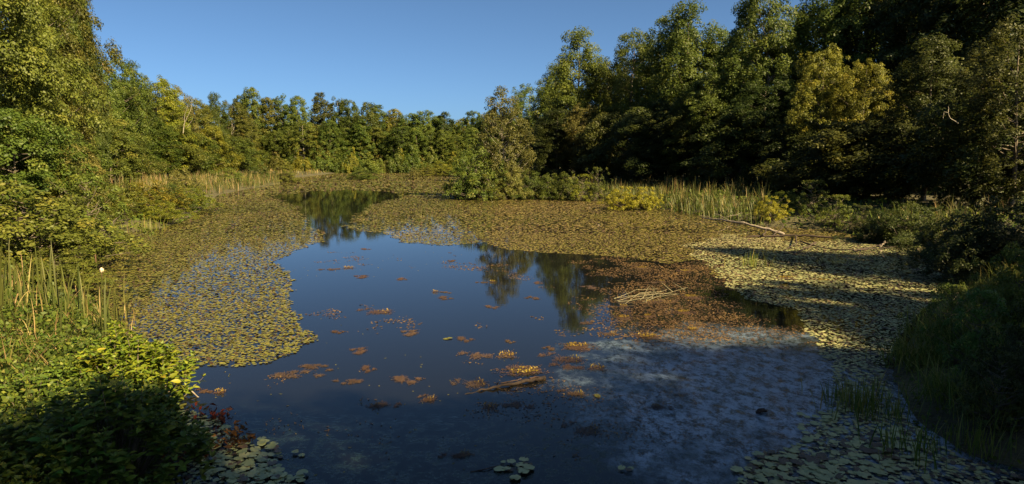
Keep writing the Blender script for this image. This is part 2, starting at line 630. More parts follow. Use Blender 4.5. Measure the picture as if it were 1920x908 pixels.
NEAR_A = tree_meshes(11, 14, 4.2, 0.05, 'oval', 900, 150, 0.135, 0.52, M_OLIVE, M_BARK)
NEAR_B = tree_meshes(12, 14, 3.6, 0.08, 'tall', 850, 145, 0.135, 0.50, M_GREEN, M_BARK)
MID_A = tree_meshes(21, 16, 4.2, 0.04, 'oval', 750, 62, 0.20, 0.52, M_OLIVE, M_BARK)
MID_B = tree_meshes(22, 17, 4.0, 0.08, 'peak', 460, 105, 0.20, 0.70, M_GREEN, M_BARK)
MID_C = tree_meshes(23, 17, 3.7, 0.10, 'oval', 380, 100, 0.20, 0.68, M_GREEN, M_BARK, gap=0.5)
MID_D = tree_meshes(24, 16, 4.5, 0.04, 'dome', 700, 60, 0.22, 0.55, M_DARK, M_BARK)
FAR_A = tree_meshes(31, 16, 4.2, 0.05, 'oval', 480, 58, 0.28, 0.62, M_GREEN, M_BARK, limbs=20)
FAR_B = tree_meshes(32, 16, 3.7, 0.08, 'peak', 440, 58, 0.28, 0.60, M_GREEN, M_BARK, limbs=20)
FAR_C = tree_meshes(33, 16, 3.9, 0.16, 'oval', 300, 56, 0.28, 0.60, M_GREEN, M_PALEBARK, limbs=30, gap=0.5, trunk_r=0.17)
FAR_D = tree_meshes(34, 16, 4.6, 0.03, 'dome', 480, 58, 0.28, 0.64, M_OLIVE, M_BARK, limbs=20)
SMALL_A = tree_meshes(41, 6, 2.4, 0.03, 'oval', 300, 90, 0.15, 0.42, M_OLIVE, M_BARK)
SMALL_B = tree_meshes(42, 6, 2.6, 0.02, 'dome', 300, 90, 0.15, 0.42, M_TAN, M_BARK)
SHRUB_A = tree_meshes(51, 1.6, 1.1, 0.02, 'dome', 260, 50, 0.075, 0.17, M_OLIVE, M_BARK, limbs=90, rough=0.24)
SHRUB_B = tree_meshes(52, 1.6, 1.2, 0.02, 'oval', 220, 50, 0.08, 0.17, M_YELLOWGREEN, M_BARK, limbs=90, rough=0.26)
SHRUB_C = tree_meshes(53, 1.8, 1.1, 0.05, 'oval', 150, 44, 0.08, 0.16, M_TAN, M_BARK, limbs=110, rough=0.32)
SHRUB_FAR = tree_meshes(54, 2.2, 2.0, 0.02, 'dome', 150, 36, 0.2, 0.36, M_YELLOWGREEN, M_BARK, limbs=12, rough=0.2)
DH = {id(NEAR_A): (14, 4.2), id(NEAR_B): (14, 3.6), id(MID_A): (16, 4.2), id(MID_B): (17, 4), id(MID_C): (17, 3.7), id(MID_D): (16, 4.5),
      id(FAR_A): (16, 4.2), id(FAR_B): (16, 3.7), id(FAR_C): (16, 3.9), id(FAR_D): (16, 4.6), id(SMALL_A): (6, 2.4), id(SMALL_B): (6, 2.6),
      id(SHRUB_A): (1.6, 1.25), id(SHRUB_B): (1.6, 1.35), id(SHRUB_C): (1.8, 1.2), id(SHRUB_FAR): (2.2, 2.0)}
_var = {}


def plant(kind, proto, px, top, d, label, group=None, mat=None, w=None, cat='tree', z=None):
    """stand a plant at picture column px and distance d so that its top reaches picture row top"""
    x, y, zt = at(px, top, d)
    zb = gz(x, y) if z is None else z
    zb = max(zb, -0.05)
    if zt - zb > 8 and proto in (SMALL_A, SMALL_B):
        proto = MID_A if proto is SMALL_A else MID_B
    h0, r0 = DH[id(proto)]
    sz = max(0.15, (zt - zb) / h0)
    sx = w / r0 if w else sz * random.uniform(0.9, 1.15)
    me = proto
    if mat is not None:
        key = (id(proto), mat.name)
        if key not in _var:
            _var[key] = with_mat(proto, mat)
        me = _var[key]
    return make_tree(kind, me, x, y, zb - 0.02, sx, sz, random.uniform(0, 6.28), label, group, cat)


ORD = ['first', 'second', 'third', 'fourth', 'fifth', 'sixth', 'seventh', 'eighth', 'ninth', 'tenth', 'eleventh', 'twelfth', 'thirteenth',
       'fourteenth', 'fifteenth', 'sixteenth', 'seventeenth', 'eighteenth', 'nineteenth', 'twentieth']

# ------------------------------------------------------------------ left wood
LEFT = [(-60, -260, 30, NEAR_A, None, 3.4, 'tall olive tree cut by the left edge above the cattails'),
        (25, -210, 36, NEAR_A, None, 2.9, 'tall dense olive tree rising out of frame at the left edge'),
        (85, -160, 42, NEAR_B, M_GREEN, 2.4, 'dark green tree with pointed top beyond the frame, beside the open sky'),
        (142, -60, 48, NEAR_B, M_GREEN, 1.35, 'slim dark green tree at the upper left with its crown edged against the sky'),
        (200, 98, 72, MID_A, M_OLIVE, 3.0, 'tallest tree right beside the slim dark one in the left wood'),
        (243, 116, 86, MID_B, M_GREEN, 3.0, 'dark green pointed tree, second in the left skyline'),
        (286, 142, 96, MID_A, M_YELLOWGREEN, 4.0, 'bright yellow-green tree on the left skyline'),
        (322, 160, 106, MID_A, M_TAN, 3.2, 'tan-green thin tree beside the bright yellow-green one on the left skyline'),
        (362, 186, 114, MID_C, M_OLIVE, 3.6, 'olive tree with gaps where the left wood meets the far treeline'),
        (400, 175, 122, MID_B, M_GREEN, 2.6, 'spire-topped green tree at the corner of the left wood'),
        (432, 188, 134, MID_A, M_OLIVE, 4.0, 'round olive tree just right of the spire-topped one')]
for px, top, d, pr, mat, w, lab in LEFT:
    plant('broadleaf_tree', pr, px, top, d, lab, 'trees of the left wood', mat, w)
LEFT_LOW = [(10, 210, 27, SMALL_A, M_GREEN, 2.0, 'low dark green tree at the left edge over the cattails'),
            (75, 230, 33, SMALL_A, M_GREEN, 2.2, 'low shaded tree left of the tan-leaved saplings'),
            (140, 275, 30, SMALL_B, M_TAN, 1.2, 'tan-green sapling overhanging the pond corner at the left'),
            (200, 240, 62, SMALL_A, M_OLIVE, 2.8, 'small olive tree behind the tan sapling in the left wood'),
            (170, 175, 64, SMALL_B, M_OLIVE, 3.4, 'broad olive tree under the tall skyline trees of the left wood'),
            (262, 205, 88, SMALL_B, M_GREEN, 3.8, 'rounded green tree in the middle of the left wood'),
            (235, 258, 80, SMALL_B, M_TAN, 2.8, 'tan small tree standing over the marsh grasses'),
            (322, 236, 98, SMALL_A, M_OLIVE, 4.2, 'small olive tree near the pale bare branches'),
            (355, 250, 104, SMALL_B, M_GREEN, 4.0, 'low green tree behind the tan reeds'),
            (398, 240, 110, SMALL_B, M_YELLOWGREEN, 3.2, 'round yellow-green tree above the tan reeds'),
            (380, 282, 106, SMALL_B, M_TAN, 2.0, 'small tan shrub tree below the round yellow-green one'),
            (440, 258, 122, SMALL_A, M_GREEN, 4.0, 'dark low tree right of the round yellow-green one')]
for px, top, d, pr, mat, w, lab in LEFT_LOW:
    plant('small_tree', pr, px, top, d, lab, 'low trees of the left wood', mat, w)
# a second line behind, closing the left wood
for i, (px, top, d) in enumerate([(-150, -150, 46), (40, -60, 62), (120, 60, 66), (175, 150, 80), (215, 150, 98), (262, 165, 112), (305, 185, 122), (345, 205, 132), (385, 205, 142)]):
    plant('broadleaf_tree', MID_D, px, top, d, 'dark tree behind the front row of the left wood', 'shaded trees behind the left wood', M_GREEN, 4.0)

# ------------------------------------------------------------------ far treeline
FAR_TOPS = [(452, 178, FAR_A, None), (472, 166, FAR_D, M_GREEN), (505, 184, FAR_A, M_OLIVE), (525, 177, FAR_C, None), (560, 182, FAR_D, None), (602, 176, FAR_B, M_DARK), (632, 182, FAR_C, None), (655, 188, FAR_A, None),
            (690, 194, FAR_D, M_GREEN), (712, 199, FAR_B, None), (742, 206, FAR_D, M_OLIVE), (765, 214, FAR_A, None), (793, 208, FAR_A, None), (828, 212, FAR_B, M_DARK), (858, 232, FAR_D, None), (890, 209, FAR_A, M_GREEN),
            (920, 207, FAR_D, M_GREEN), (955, 215, FAR_A, None)]
names = {id(FAR_A): 'rounded green', id(FAR_B): 'pointed', id(FAR_C): 'open airy', id(FAR_D): 'broad domed'}
for i, (px, top, pr, mat) in enumerate(FAR_TOPS):
    d = 172 + random.uniform(-4, 6)
    plant('broadleaf_tree', pr, px, top, d, f'{names[id(pr)]} tree on the far skyline, {ORD[i]} from the left of the far treeline', 'skyline trees across the pond', mat, random.uniform(3.6, 4.6))
FRONT = [(445, 245, FAR_D), (470, 235, FAR_C), (492, 262, FAR_D), (515, 246, FAR_D), (540, 238, FAR_A), (566, 228, FAR_C), (592, 236, FAR_A), (620, 226, FAR_D), (648, 240, FAR_A), (672, 226, FAR_B), (700, 240, FAR_A), (726, 250, FAR_D), (752, 238, FAR_A),
         (778, 240, FAR_D), (806, 248, FAR_A), (832, 244, FAR_A), (860, 256, FAR_D), (886, 240, FAR_D), (912, 250, FAR_A)]
for i, (px, top, pr) in enumerate(FRONT):
    d = 162 + random.uniform(-3, 3)
    mat = [M_OLIVE, M_GREEN, M_GREEN, M_OLIVE, M_GREEN][(i * 3) % 5]
    tone = {'olive_leaves': 'olive', 'yellow_green_leaves': 'yellow-green'}.get(mat.name if mat else '', 'mid-green')
    plant('broadleaf_tree', pr, px, top, d, f'lower {tone} tree in front of the far skyline, {ORD[i]} from the left of that row', 'front row of the far treeline', mat, random.uniform(3.2, 4.4))
for i in range(22):
    px = 430 + i * 27 + random.uniform(-6, 6)
    plant('broadleaf_tree', [FAR_A, FAR_D, FAR_B][i % 3], px, 226 + random.uniform(-8, 10), 190 + random.uniform(0, 10), 'green tree deep in the far wood, mostly hidden by the front rows', 'trees deep in the far wood', None, 5.0)
for i in range(26):
    px = 440 + i * 18.5 + random.uniform(-5, 5)
    lab = f'low sunlit shrub on the far shore, {ORD[i] if i < 20 else "near the island end"} from the left' if i < 20 else 'low sunlit shrub on the far shore next to the island'
    plant('shrub', SHRUB_FAR, px, random.uniform(286, 300), 152 + random.uniform(-3, 4), lab, 'low shrubs along the far shore', [M_OLIVE, M_GREEN, M_YELLOWGREEN, M_GREEN, M_OLIVE][i % 5], random.uniform(1.6, 3.2), 'shrub')

# ------------------------------------------------------------------ right wood
RIGHT = [(990, 158, 112, MID_A, M_GREEN, 4.0, 'green tree behind the island tree at the start of the right wood'),
         (1035, 122, 98, MID_B, M_GREEN, 3.8, 'shoulder tree left of the first tall peak in the right wood'),
         (1090, 56, 86, MID_B, None, 4.4, 'first tall pointed tree of the right wood'),
         (1137, 108, 88, MID_A, M_DARK, 3.4, 'darker tree in the dip between the first two peaks of the right wood'),
         (1182, 56, 80, MID_C, None, 3.3, 'second peak of the right wood, an airy green tree'),
         (1222, 78, 82, MID_B, None, 3.0, 'lower tree left of the highest peak in the right wood'),
         (1250, 24, 74, MID_C, None, 3.2, 'forked tall tree just left of the highest peak in the right wood'),
         (1290, 6, 72, MID_B, None, 4.2, 'highest pointed peak of the right wood, touching the top of the picture'),
         (1335, 48, 72, MID_C, M_GREEN, 3.4, 'airy tree sloping down right of the highest peak'),
         (1372, 84, 74, MID_A, M_GREEN, 3.0, 'lower tree at the pale notch of sky in the right wood'),
         (1405, 2, 60, MID_B, None, 3.2, 'tall dark tree right of the pale notch of sky'),
         (1450, -40, 58, MID_C, None, 3.0, 'tall airy tree left of the small sky gap at the top'),
         (1560, -60, 60, MID_B, None, 4.2, 'tall tree behind the golden one, rising out of frame'),
         (1635, -90, 56, MID_A, M_GREEN, 4.0, 'tall green tree above and right of the golden one'),
         (1715, -110, 54, MID_B, M_DARK, 4.4, 'dark tall tree between the golden tree and the right edge'),
         (1790, -130, 50, MID_A, M_DARK, 4.2, 'dark tall tree near the right edge of the picture'),
         (1870, -150, 46, MID_D, M_DARK, 4.8, 'dark spreading tree at the right edge of the picture'),
         (1960, -180, 44, MID_D, M_DARK, 5.0, 'dark spreading tree cut by the right edge')]
for px, top, d, pr, mat, w, lab in RIGHT:
    plant('broadleaf_tree', pr, px, top, d, lab, 'tall trees of the right wood', mat, w)
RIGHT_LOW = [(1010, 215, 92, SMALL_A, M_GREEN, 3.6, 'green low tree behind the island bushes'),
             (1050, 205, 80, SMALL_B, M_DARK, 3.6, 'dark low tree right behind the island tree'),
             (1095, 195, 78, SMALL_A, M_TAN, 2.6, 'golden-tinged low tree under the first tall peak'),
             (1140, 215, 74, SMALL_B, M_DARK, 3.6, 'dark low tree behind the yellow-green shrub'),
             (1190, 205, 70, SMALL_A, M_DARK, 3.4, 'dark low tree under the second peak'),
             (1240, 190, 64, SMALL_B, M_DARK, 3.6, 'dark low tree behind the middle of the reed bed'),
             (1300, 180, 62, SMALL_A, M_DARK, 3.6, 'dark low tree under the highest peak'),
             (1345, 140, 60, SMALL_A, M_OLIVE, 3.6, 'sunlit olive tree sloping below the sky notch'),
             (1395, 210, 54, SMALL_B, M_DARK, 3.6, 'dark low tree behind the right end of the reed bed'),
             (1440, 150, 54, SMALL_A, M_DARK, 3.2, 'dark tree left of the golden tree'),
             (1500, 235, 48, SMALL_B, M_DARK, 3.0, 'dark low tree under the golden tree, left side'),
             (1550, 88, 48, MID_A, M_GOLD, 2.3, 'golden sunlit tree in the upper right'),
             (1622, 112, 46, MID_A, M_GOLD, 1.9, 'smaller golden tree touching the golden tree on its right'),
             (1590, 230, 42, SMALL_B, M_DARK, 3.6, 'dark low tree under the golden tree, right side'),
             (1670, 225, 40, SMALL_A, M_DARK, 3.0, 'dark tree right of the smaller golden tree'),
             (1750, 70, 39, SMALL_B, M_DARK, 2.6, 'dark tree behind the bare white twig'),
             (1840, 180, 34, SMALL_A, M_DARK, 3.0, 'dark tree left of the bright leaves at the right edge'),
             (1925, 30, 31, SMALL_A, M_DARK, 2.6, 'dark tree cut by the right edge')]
for px, top, d, pr, mat, w, lab in RIGHT_LOW:
    plant('small_tree', pr, px, top, d, lab, 'low trees of the right wood', mat, w)
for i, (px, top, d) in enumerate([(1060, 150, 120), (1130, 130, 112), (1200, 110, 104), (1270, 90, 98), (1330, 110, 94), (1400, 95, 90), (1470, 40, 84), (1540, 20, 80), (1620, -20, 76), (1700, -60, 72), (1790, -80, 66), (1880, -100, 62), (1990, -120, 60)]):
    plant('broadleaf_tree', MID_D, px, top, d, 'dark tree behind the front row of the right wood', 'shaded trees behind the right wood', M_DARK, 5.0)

# trees that stand beside and behind the viewpoint and shade the near water
for i, (x, y, h, w, pr) in enumerate([(2, -9.5, 15.5, 3.6, NEAR_A), (5, -8.6, 15.5, 3.4, NEAR_B), (7.6, -8.5, 16, 4.6, NEAR_A), (12, -6.8, 16, 3.6, NEAR_A), (16.3, -3.8, 16, 3.4, NEAR_B), (19.5, 2, 16, 3.4, NEAR_A),
                                      (20.5, 9.5, 16, 3.4, NEAR_B), (11, -13, 17, 4.5, NEAR_B), (24, -4, 17, 3.5, NEAR_B), (19, -7, 17, 4.5, NEAR_A), (16, -6, 16, 4.2, NEAR_B), (14.4, -4.1, 15.0, 3.6, NEAR_A), (10, -7.4, 16, 4.2, NEAR_A), (16.4, -2.6, 14.5, 3.2, NEAR_B), (22, -3, 18, 4.5, NEAR_A), (24, 5, 18, 2.6, NEAR_A), (9.5, -10.5, 16.5, 4.2, NEAR_A), (14.6, -6.3, 16, 4.2, NEAR_A), (12.5, -10, 17, 4.2, NEAR_A)]):
    h0, r0 = DH[id(pr)]
    make_tree('broadleaf_tree', pr, x + 3.1, y + 1.4, 0.6, w / r0, h / h0, i * 1.7, 'tall tree on the bank beside the viewpoint shading the near water', 'trees beside the viewpoint')

# ------------------------------------------------------------------ island tree and shrubs
ISLAND = tree_meshes(61, 9, 2.7, 0.10, 'peak', 480, 52, 0.15, 0.38, M_TAN, M_PALEBARK, limbs=90, gap=0.3, trunk_r=0.085, lean=0.05)
DH[id(ISLAND)] = (9, 2.6)
plant('young_tree', ISLAND, 945, 164, 57, 'slender loose-leaved tree with pale trunk on the island of bushes', None, None, 2.2, z=0.1)
for px, top, d, mat, w, lab in [(893, 296, 55, M_GREEN, 2.3, 'large dark green bush at the left end of the island'),
                                (925, 300, 57, M_DARK, 2.0, 'dark bush at the foot of the slender island tree'),
                                (872, 335, 54.5, M_OLIVE, 1.1, 'low olive bush at the left tip of the island'),
                                (915, 338, 53.5, M_OLIVE, 1.2, 'low olive bush at the water in front of the dark island bush'),
                                (958, 325, 55, M_TAN, 1.4, 'tan bush right of the slender island tree'),
                                (992, 330, 55.5, M_OLIVE, 1.5, 'olive bush in the shrub row right of the island'),
                                (1030, 335, 55, M_GREEN, 1.4, 'green bush in the middle of the shrub row'),
                                (1062, 333, 54, M_OLIVE, 1.3, 'olive bush toward the right of the shrub row'),
                                (1092, 338, 53, M_YELLOWGREEN, 1.1, 'yellow-green bush at the right end of the shrub row'),
                                (1122, 328, 53, M_GREEN, 0.9, 'thin upright green bush left of the reed bed')]:
    plant('shrub', SHRUB_A if w > 1.25 else SHRUB_C, px, top, d, lab, 'bushes of the island and shrub row', mat, w, 'shrub', z=0.0)
plant('shrub', SHRUB_B, 1168, 360, 44, 'bright yellow-green shrub at the water edge before the reed bed', 'yellow-green shrubs by the reed bed', M_LIME, 1.3, 'shrub', z=0)
plant('shrub', SHRUB_B, 1207, 360, 43.5, 'second yellow-green shrub touching the bright one on its right', 'yellow-green shrubs by the reed bed', M_LIME, 1.0, 'shrub', z=0)
for px, top, d, w, mat, lab in [(430, 322, 78, 2.0, M_OLIVE, 'olive bush standing among the tan marsh reeds'), (490, 318, 92, 2.2, M_GREEN, 'green bush at the far end of the tan marsh reeds'), (340, 326, 60, 1.5, M_TAN, 'tan bush behind the left bank bush mass in the marsh'),
                                (676, 318, 105, 2.2, M_OLIVE, 'low olive bush standing alone in the far pond'),
                                (776, 318, 108, 1.0, M_TAN, 'small leggy bush standing in the far pond near the island'),
                                (537, 318, 92, 1.5, M_OLIVE, 'small bush in the pond off the tan reeds'),
                                (828, 308, 128, 3.0, M_YELLOWGREEN, 'wide grassy bush by the far shore left of the island'),
                                (800, 314, 125, 2.2, M_OLIVE, 'olive tuft left of the wide grassy bush by the far shore')]:
    plant('shrub', SHRUB_A, px, top, d, lab, 'bushes standing in the far pond', mat, w, 'shrub', z=0)
# bushes of the left bank
for px, top, d, w, mat, pr, lab in [(40, 372, 19.5, 2.2, M_OLIVE, SHRUB_A, 'rounded olive bush at the left edge behind the cattails'),
                                    (95, 400, 21, 1.4, M_OLIVE, SHRUB_C, 'olive bush right of the rounded olive one at the left edge'),
                                    (100, 480, 16.5, 1.1, M_OLIVE, SHRUB_A, 'low bush behind the left clump of cattails'),
                                    (160, 360, 25, 1.3, M_OLIVE, SHRUB_C, 'leggy olive bush over the dark hollow at the pond corner'),
                                    (120, 335, 28, 1.5, M_OLIVE, SHRUB_A, 'olive bush under the tan sapling'),
                                    (232, 355, 35, 1.5, M_OLIVE, SHRUB_A, 'olive bush left of the sunlit bush mass'),
                                    (280, 350, 37, 1.7, M_YELLOWGREEN, SHRUB_A, 'tallest sunlit bush of the left bank bush mass'),
                                    (318, 352, 40, 1.6, M_GREEN, SHRUB_A, 'green bush in the left bank bush mass'),
                                    (355, 358, 43, 1.5, M_YELLOWGREEN, SHRUB_B, 'yellow-green bush at the tip of the left bank bush mass'),
                                    (300, 385, 34, 1.3, M_YELLOWGREEN, SHRUB_B, 'low yellow-green bush at the water in front of the bush mass'),
                                    (255, 385, 33.5, 1.2, M_OLIVE, SHRUB_C, 'low olive bush at the water left of the low yellow-green one')]:
    plant('shrub', pr, px, top, d, lab, 'bushes of the left bank', mat, w, 'shrub')
# bushes of the right bank
for px, top, d, w, mat, pr, lab in [(1445, 378, 34, 0.8, M_LIME, SHRUB_B, 'bright lime bush at the left end of the right bank bushes'),
                                    (1475, 365, 37, 1.0, M_GREEN, SHRUB_A, 'green bush right of the bright lime one'),
                                    (1520, 352, 35, 1.0, M_GREEN, SHRUB_C, 'tall green bush beyond the fallen branch'),
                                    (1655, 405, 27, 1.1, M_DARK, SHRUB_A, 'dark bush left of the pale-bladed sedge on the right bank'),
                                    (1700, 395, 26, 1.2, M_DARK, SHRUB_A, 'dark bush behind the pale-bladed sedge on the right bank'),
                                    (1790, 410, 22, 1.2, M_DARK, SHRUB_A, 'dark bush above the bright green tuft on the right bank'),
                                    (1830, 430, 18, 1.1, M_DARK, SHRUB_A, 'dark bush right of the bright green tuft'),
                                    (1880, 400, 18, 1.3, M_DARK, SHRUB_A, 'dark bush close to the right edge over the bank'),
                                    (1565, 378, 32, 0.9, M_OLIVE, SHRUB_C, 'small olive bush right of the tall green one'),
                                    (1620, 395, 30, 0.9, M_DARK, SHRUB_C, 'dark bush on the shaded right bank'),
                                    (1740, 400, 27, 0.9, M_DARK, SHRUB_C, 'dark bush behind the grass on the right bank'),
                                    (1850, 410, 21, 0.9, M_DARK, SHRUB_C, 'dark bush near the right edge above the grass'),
                                    (1915, 490, 11.5, 0.7, M_GREEN, SHRUB_A, 'leafy bush at the right edge above the foreground grass'),
                                    (1845, 575, 9.6, 0.45, M_BUSH, SHRUB_C, 'leafy green shrub rising out of the right foreground grass'),
                                    (1790, 560, 10.6, 0.45, M_GREEN, SHRUB_C, 'smaller leafy shrub at the back of the right foreground grass'),
                                    (1875, 690, 7.8, 0.4, M_DARK, SHRUB_C, 'low leafy shrub in the dark right foreground'),
                                    (1925, 610, 8.2, 0.5, M_DARK, SHRUB_A, 'dark leafy bush low at the right edge')]:
    plant('shrub', pr, px, top, d, lab, 'bushes of the right bank', mat, w, 'shrub')


# ------------------------------------------------------------------ blades: cattails, grasses
def blade(mb, base, ang, length, width, lean, bend, tint, seg=5, rng=random, twist=0.0):
    d = np.array([math.cos(ang), math.sin(ang), 0])
    s = np.array([-math.sin(ang + twist), math.cos(ang + twist), 0])
    pts = []
    p = np.array(base, float)
    th = lean
    st = length / seg
    pts.append(p.copy())
    for i in range(seg):
        th += bend / seg * (0.3 + 1.4 * i / seg)
        p = p + st * (math.sin(th) * d + math.cos(th) * np.array([0, 0, 1]))
        pts.append(p.copy())
    Vv, Ff = [], []
    for i, q in enumerate(pts):
        f = i / seg
        w = width * (0.75 + 0.6 * f if f < 0.4 else 1.0 * (1 - (f - 0.4) / 0.6) ** 0.7) * 0.5
        Vv += [q - s * w, q + s * w]
    for i in range(seg):
        Ff.append((2 * i, 2 * i + 1, 2 * i + 3, 2 * i + 2))
    tt = np.clip(tint + np.linspace(0, 0.12, seg), 0, 1)
    mb.add(np.array(Vv), np.array(Ff), tt)


def cattail_mesh(seed, h, n, dead, spread=0.12, width=0.02, head=False):
    rng = random.Random(seed)
    mb = MB()
    for i in range(n):
        dd = rng.random() < dead
        tint = rng.uniform(0.66, 1.0) if dd else rng.uniform(0.1, 0.5)
        bend = rng.uniform(0.1, 0.5) if rng.random() < 0.7 else rng.uniform(0.8, 2.0)
        blade(mb, (rng.gauss(0, spread * .6), rng.gauss(0, spread * .6), 0), rng.uniform(0, 6.28), h * rng.uniform(0.6, 1.05), width * rng.uniform(.7, 1.2), rng.uniform(0.0, 0.16), bend, tint, twist=rng.uniform(-.6, .6))
    return mb.mesh("cattail", M_REED)


CT = [cattail_mesh(100 + i, 2.0, 9, [0.1, 0.2, 0.35, 0.15][i], 0.2, 0.045) for i in range(4)]
CT_TAN = [cattail_mesh(120 + i, 1.6, 9, [.25, .38, .5][i], 0.35, 0.05) for i in range(3)]


def reed_bed(name, pts, meshes, n, h, label, group):
    P = poly(pts)
    lo, hi = P.min(0), P.max(0)
    got = []
    while len(got) < n:
        q = RNG.uniform(lo, hi, (400, 2))
        q = q[inside(q, P)]
        got += list(q)
    got = sorted(got[:n], key=lambda q: q[1])
    for i, q in enumerate(got):
        c = empty(name, (0, 0, 0))
        link('blades', meshes[i % len(meshes)], c)['kind'] = 'stuff'
        s = h * random.uniform(0.6, 1.15)
        c.location = (q[0], q[1], max(-0.05, gz(*q)))
        c.rotation_euler = (0, 0, random.uniform(0, 6.28))
        c.scale = (s, s, s)
        tag(c, label, 'cattail', group)
    return P


reed_bed('cattail', [(1140, 374), (1215, 388), (1300, 405), (1420, 427), (1440, 405), (1410, 378), (1300, 362), (1150, 358)], CT, 220, 0.76, 'upright green and tan cattail in the reed bed on the right shore', 'cattails of the right reed bed')
reed_bed('cattail', [(1060, 362), (1150, 366), (1300, 374), (1300, 360), (1060, 352)], CT, 75, 0.82, 'cattail at the back of the reed bed against the dark wood', 'cattails at the back of the reed bed')
reed_bed('marsh_reed', [(380, 372), (412, 366), (470, 355), (525, 347), (515, 337), (440, 337), (360, 345)], CT_TAN, 160, .9, 'tan reed in the marsh edge along the left shore', 'tan reeds of the left marsh')
reed_bed('marsh_reed', [(210, 380), (300, 378), (370, 360), (400, 345), (330, 345), (230, 352)], CT_TAN, 130, 0.85, 'tan grass stem in the marsh behind the left bank bushes', 'tan marsh grasses behind the bushes')
reed_bed('cattail', [(1640, 445), (1690, 458), (1860, 480), (1880, 440), (1760, 425), (1640, 425)], CT, 26, 0.7, 'shaded cattail on the dark right bank', 'cattails of the shaded right bank')


def far_reed_mass():
    """tan marsh grass past the single reeds"""
    mb = MB()
    rng = random.Random(5)
    for pts, nn, hh in [([(1135, 376), (1215, 390), (1300, 407), (1430, 427), (1450, 400), (1410, 370), (1300, 358), (1060, 352), (1060, 364)], 5200, 1.45), ([(215, 385), (300, 380), (380, 366), (412, 362), (520, 346), (515, 336), (440, 335), (330, 342), (230, 350)], 3600, 1.2)]:
        P = poly(pts)
        Q = RNG.uniform(P.min(0), P.max(0), (60000, 2))
        Q = Q[inside(Q, P)][:nn]
        for q in Q:
            blade(mb, (q[0], q[1], max(-.03, 0)), rng.uniform(0, 6.28), hh * rng.uniform(.35, 1.1), .045, rng.uniform(0, .25), rng.uniform(0, 1.1), rng.choice([rng.uniform(0, .35), rng.uniform(0.1, 0.6)]), seg=3)
    P = poly([(430, 340), (520, 338), (560, 331), (640, 323), (880, 321), (880, 316), (600, 317), (480, 326), (400, 335)])
    lo, hi = P.min(0), P.max(0)
    Q = RNG.uniform(lo, hi, (30000, 2))
    Q = Q[inside(Q, P)][:2600]
    for q in Q:
        blade(mb, (q[0], q[1], -0.02), rng.uniform(0, 6.28), rng.uniform(0.5, 1.4), 0.16, rng.uniform(0, .3), rng.uniform(0, .6), rng.uniform(0.25, 0.8), seg=2)
    return mb.mesh("marsh_grass", M_REED)


tag(link("marsh_grass", far_reed_mass()), 'low green and tan grass fringing the far shore', 'grass', kind='stuff')


# near cattails on the left, each blade a part
BLADES = []
for i in range(10):
    rng = random.Random(300 + i)
    mb = MB()
    dead = i >= 6
    blade(mb, (0, 0, 0), 0, 1.0, 0.026 if not dead else 0.020, 0.0, [0.12, 0.2, 0.3, 0.1, 0.5, 0.25, 0.4, 1.2, 2.4, 0.2][i], 0.85 if dead else 0.12 + 0.05 * i, seg=9, twist=[0, .5, -.5, .8, .2, -.8, 0, .4, .2, .6][i])
    BLADES.append(mb.mesh("blade", M_REED))


def near_cattail(px, py, n, h, label, dead=0.3, spread=0.10, z=None):
    x, y = gnd(px, py)
    e = empty('cattail', (x, y, max(0.0, gz(x, y)) if z is None else z), 0, label, 'cattail', 'cattails of the near left bank')
    for k in range(n):
        dd = random.random() < dead
        b_ = link('blade', BLADES[random.randint(6, 9) if dd else random.randint(0, 5)], e)
        b_.location = (random.gauss(0, spread), random.gauss(0, spread), 0)
        b_.rotation_euler = (random.gauss(0, .07), random.gauss(0.03, .07), random.uniform(0, 6.28))
        s = h * random.uniform(0.55, 1.08) * (0.7 if dd else 1)
        b_.scale = (1.3 + h * .2, 1.3 + h * .2, s) if False else (s, s, s)
    return e


for px, py, n, h, lab, dead in [(14, 640, 14, 1.75, 'tall cattail clump at the very left edge', .35), (42, 625, 13, 1.70, 'tall straight cattail right of the leftmost one', .3), (70, 640, 9, 1.3, 'shorter cattail with pale broken blades', .6),
                                (118, 630, 15, 1.55, 'full green cattail in the middle of the left bank', .15), (140, 640, 12, 1.45, 'green cattail touching the full one on its right', .2), (158, 610, 9, 1.25, 'short cattail behind the full green one', .35),
                                (205, 660, 12, 1.35, 'dark green cattail nearest the lily pads', .15), (225, 645, 11, 1.2, 'leaning cattail with bent blades over the lily pads', .35), (250, 640, 7, 0.9, 'small cattail with pale drooping blades above the bush', .7),
                                (180, 690, 8, .8, 'low cattail with dry blades at the back of the foreground bush', .6), (60, 720, 9, .9, 'low dry cattail left of the foreground bush', .8), (20, 760, 10, 1.1, 'dry pale cattail at the lower left edge', .85),
                                    (92, 590, 12, 1.5, 'tall cattail behind the pale broken blades', .3), (30, 590, 14, 1.6, 'dense cattail at the back near the left edge', .3), (185, 640, 10, 1.3, 'cattail with mixed blades by the fluffy seed stalk', .4), (132, 680, 10, 1.1, 'dry bent cattail in front of the full green one', .7), (238, 600, 8, 1.1, 'outermost thin cattail standing among the pads', .3), (50, 690, 10, 1.2, 'half-dead cattail above the low leafy bush', .6)]:
    near_cattail(px, py, n, h, lab, dead)
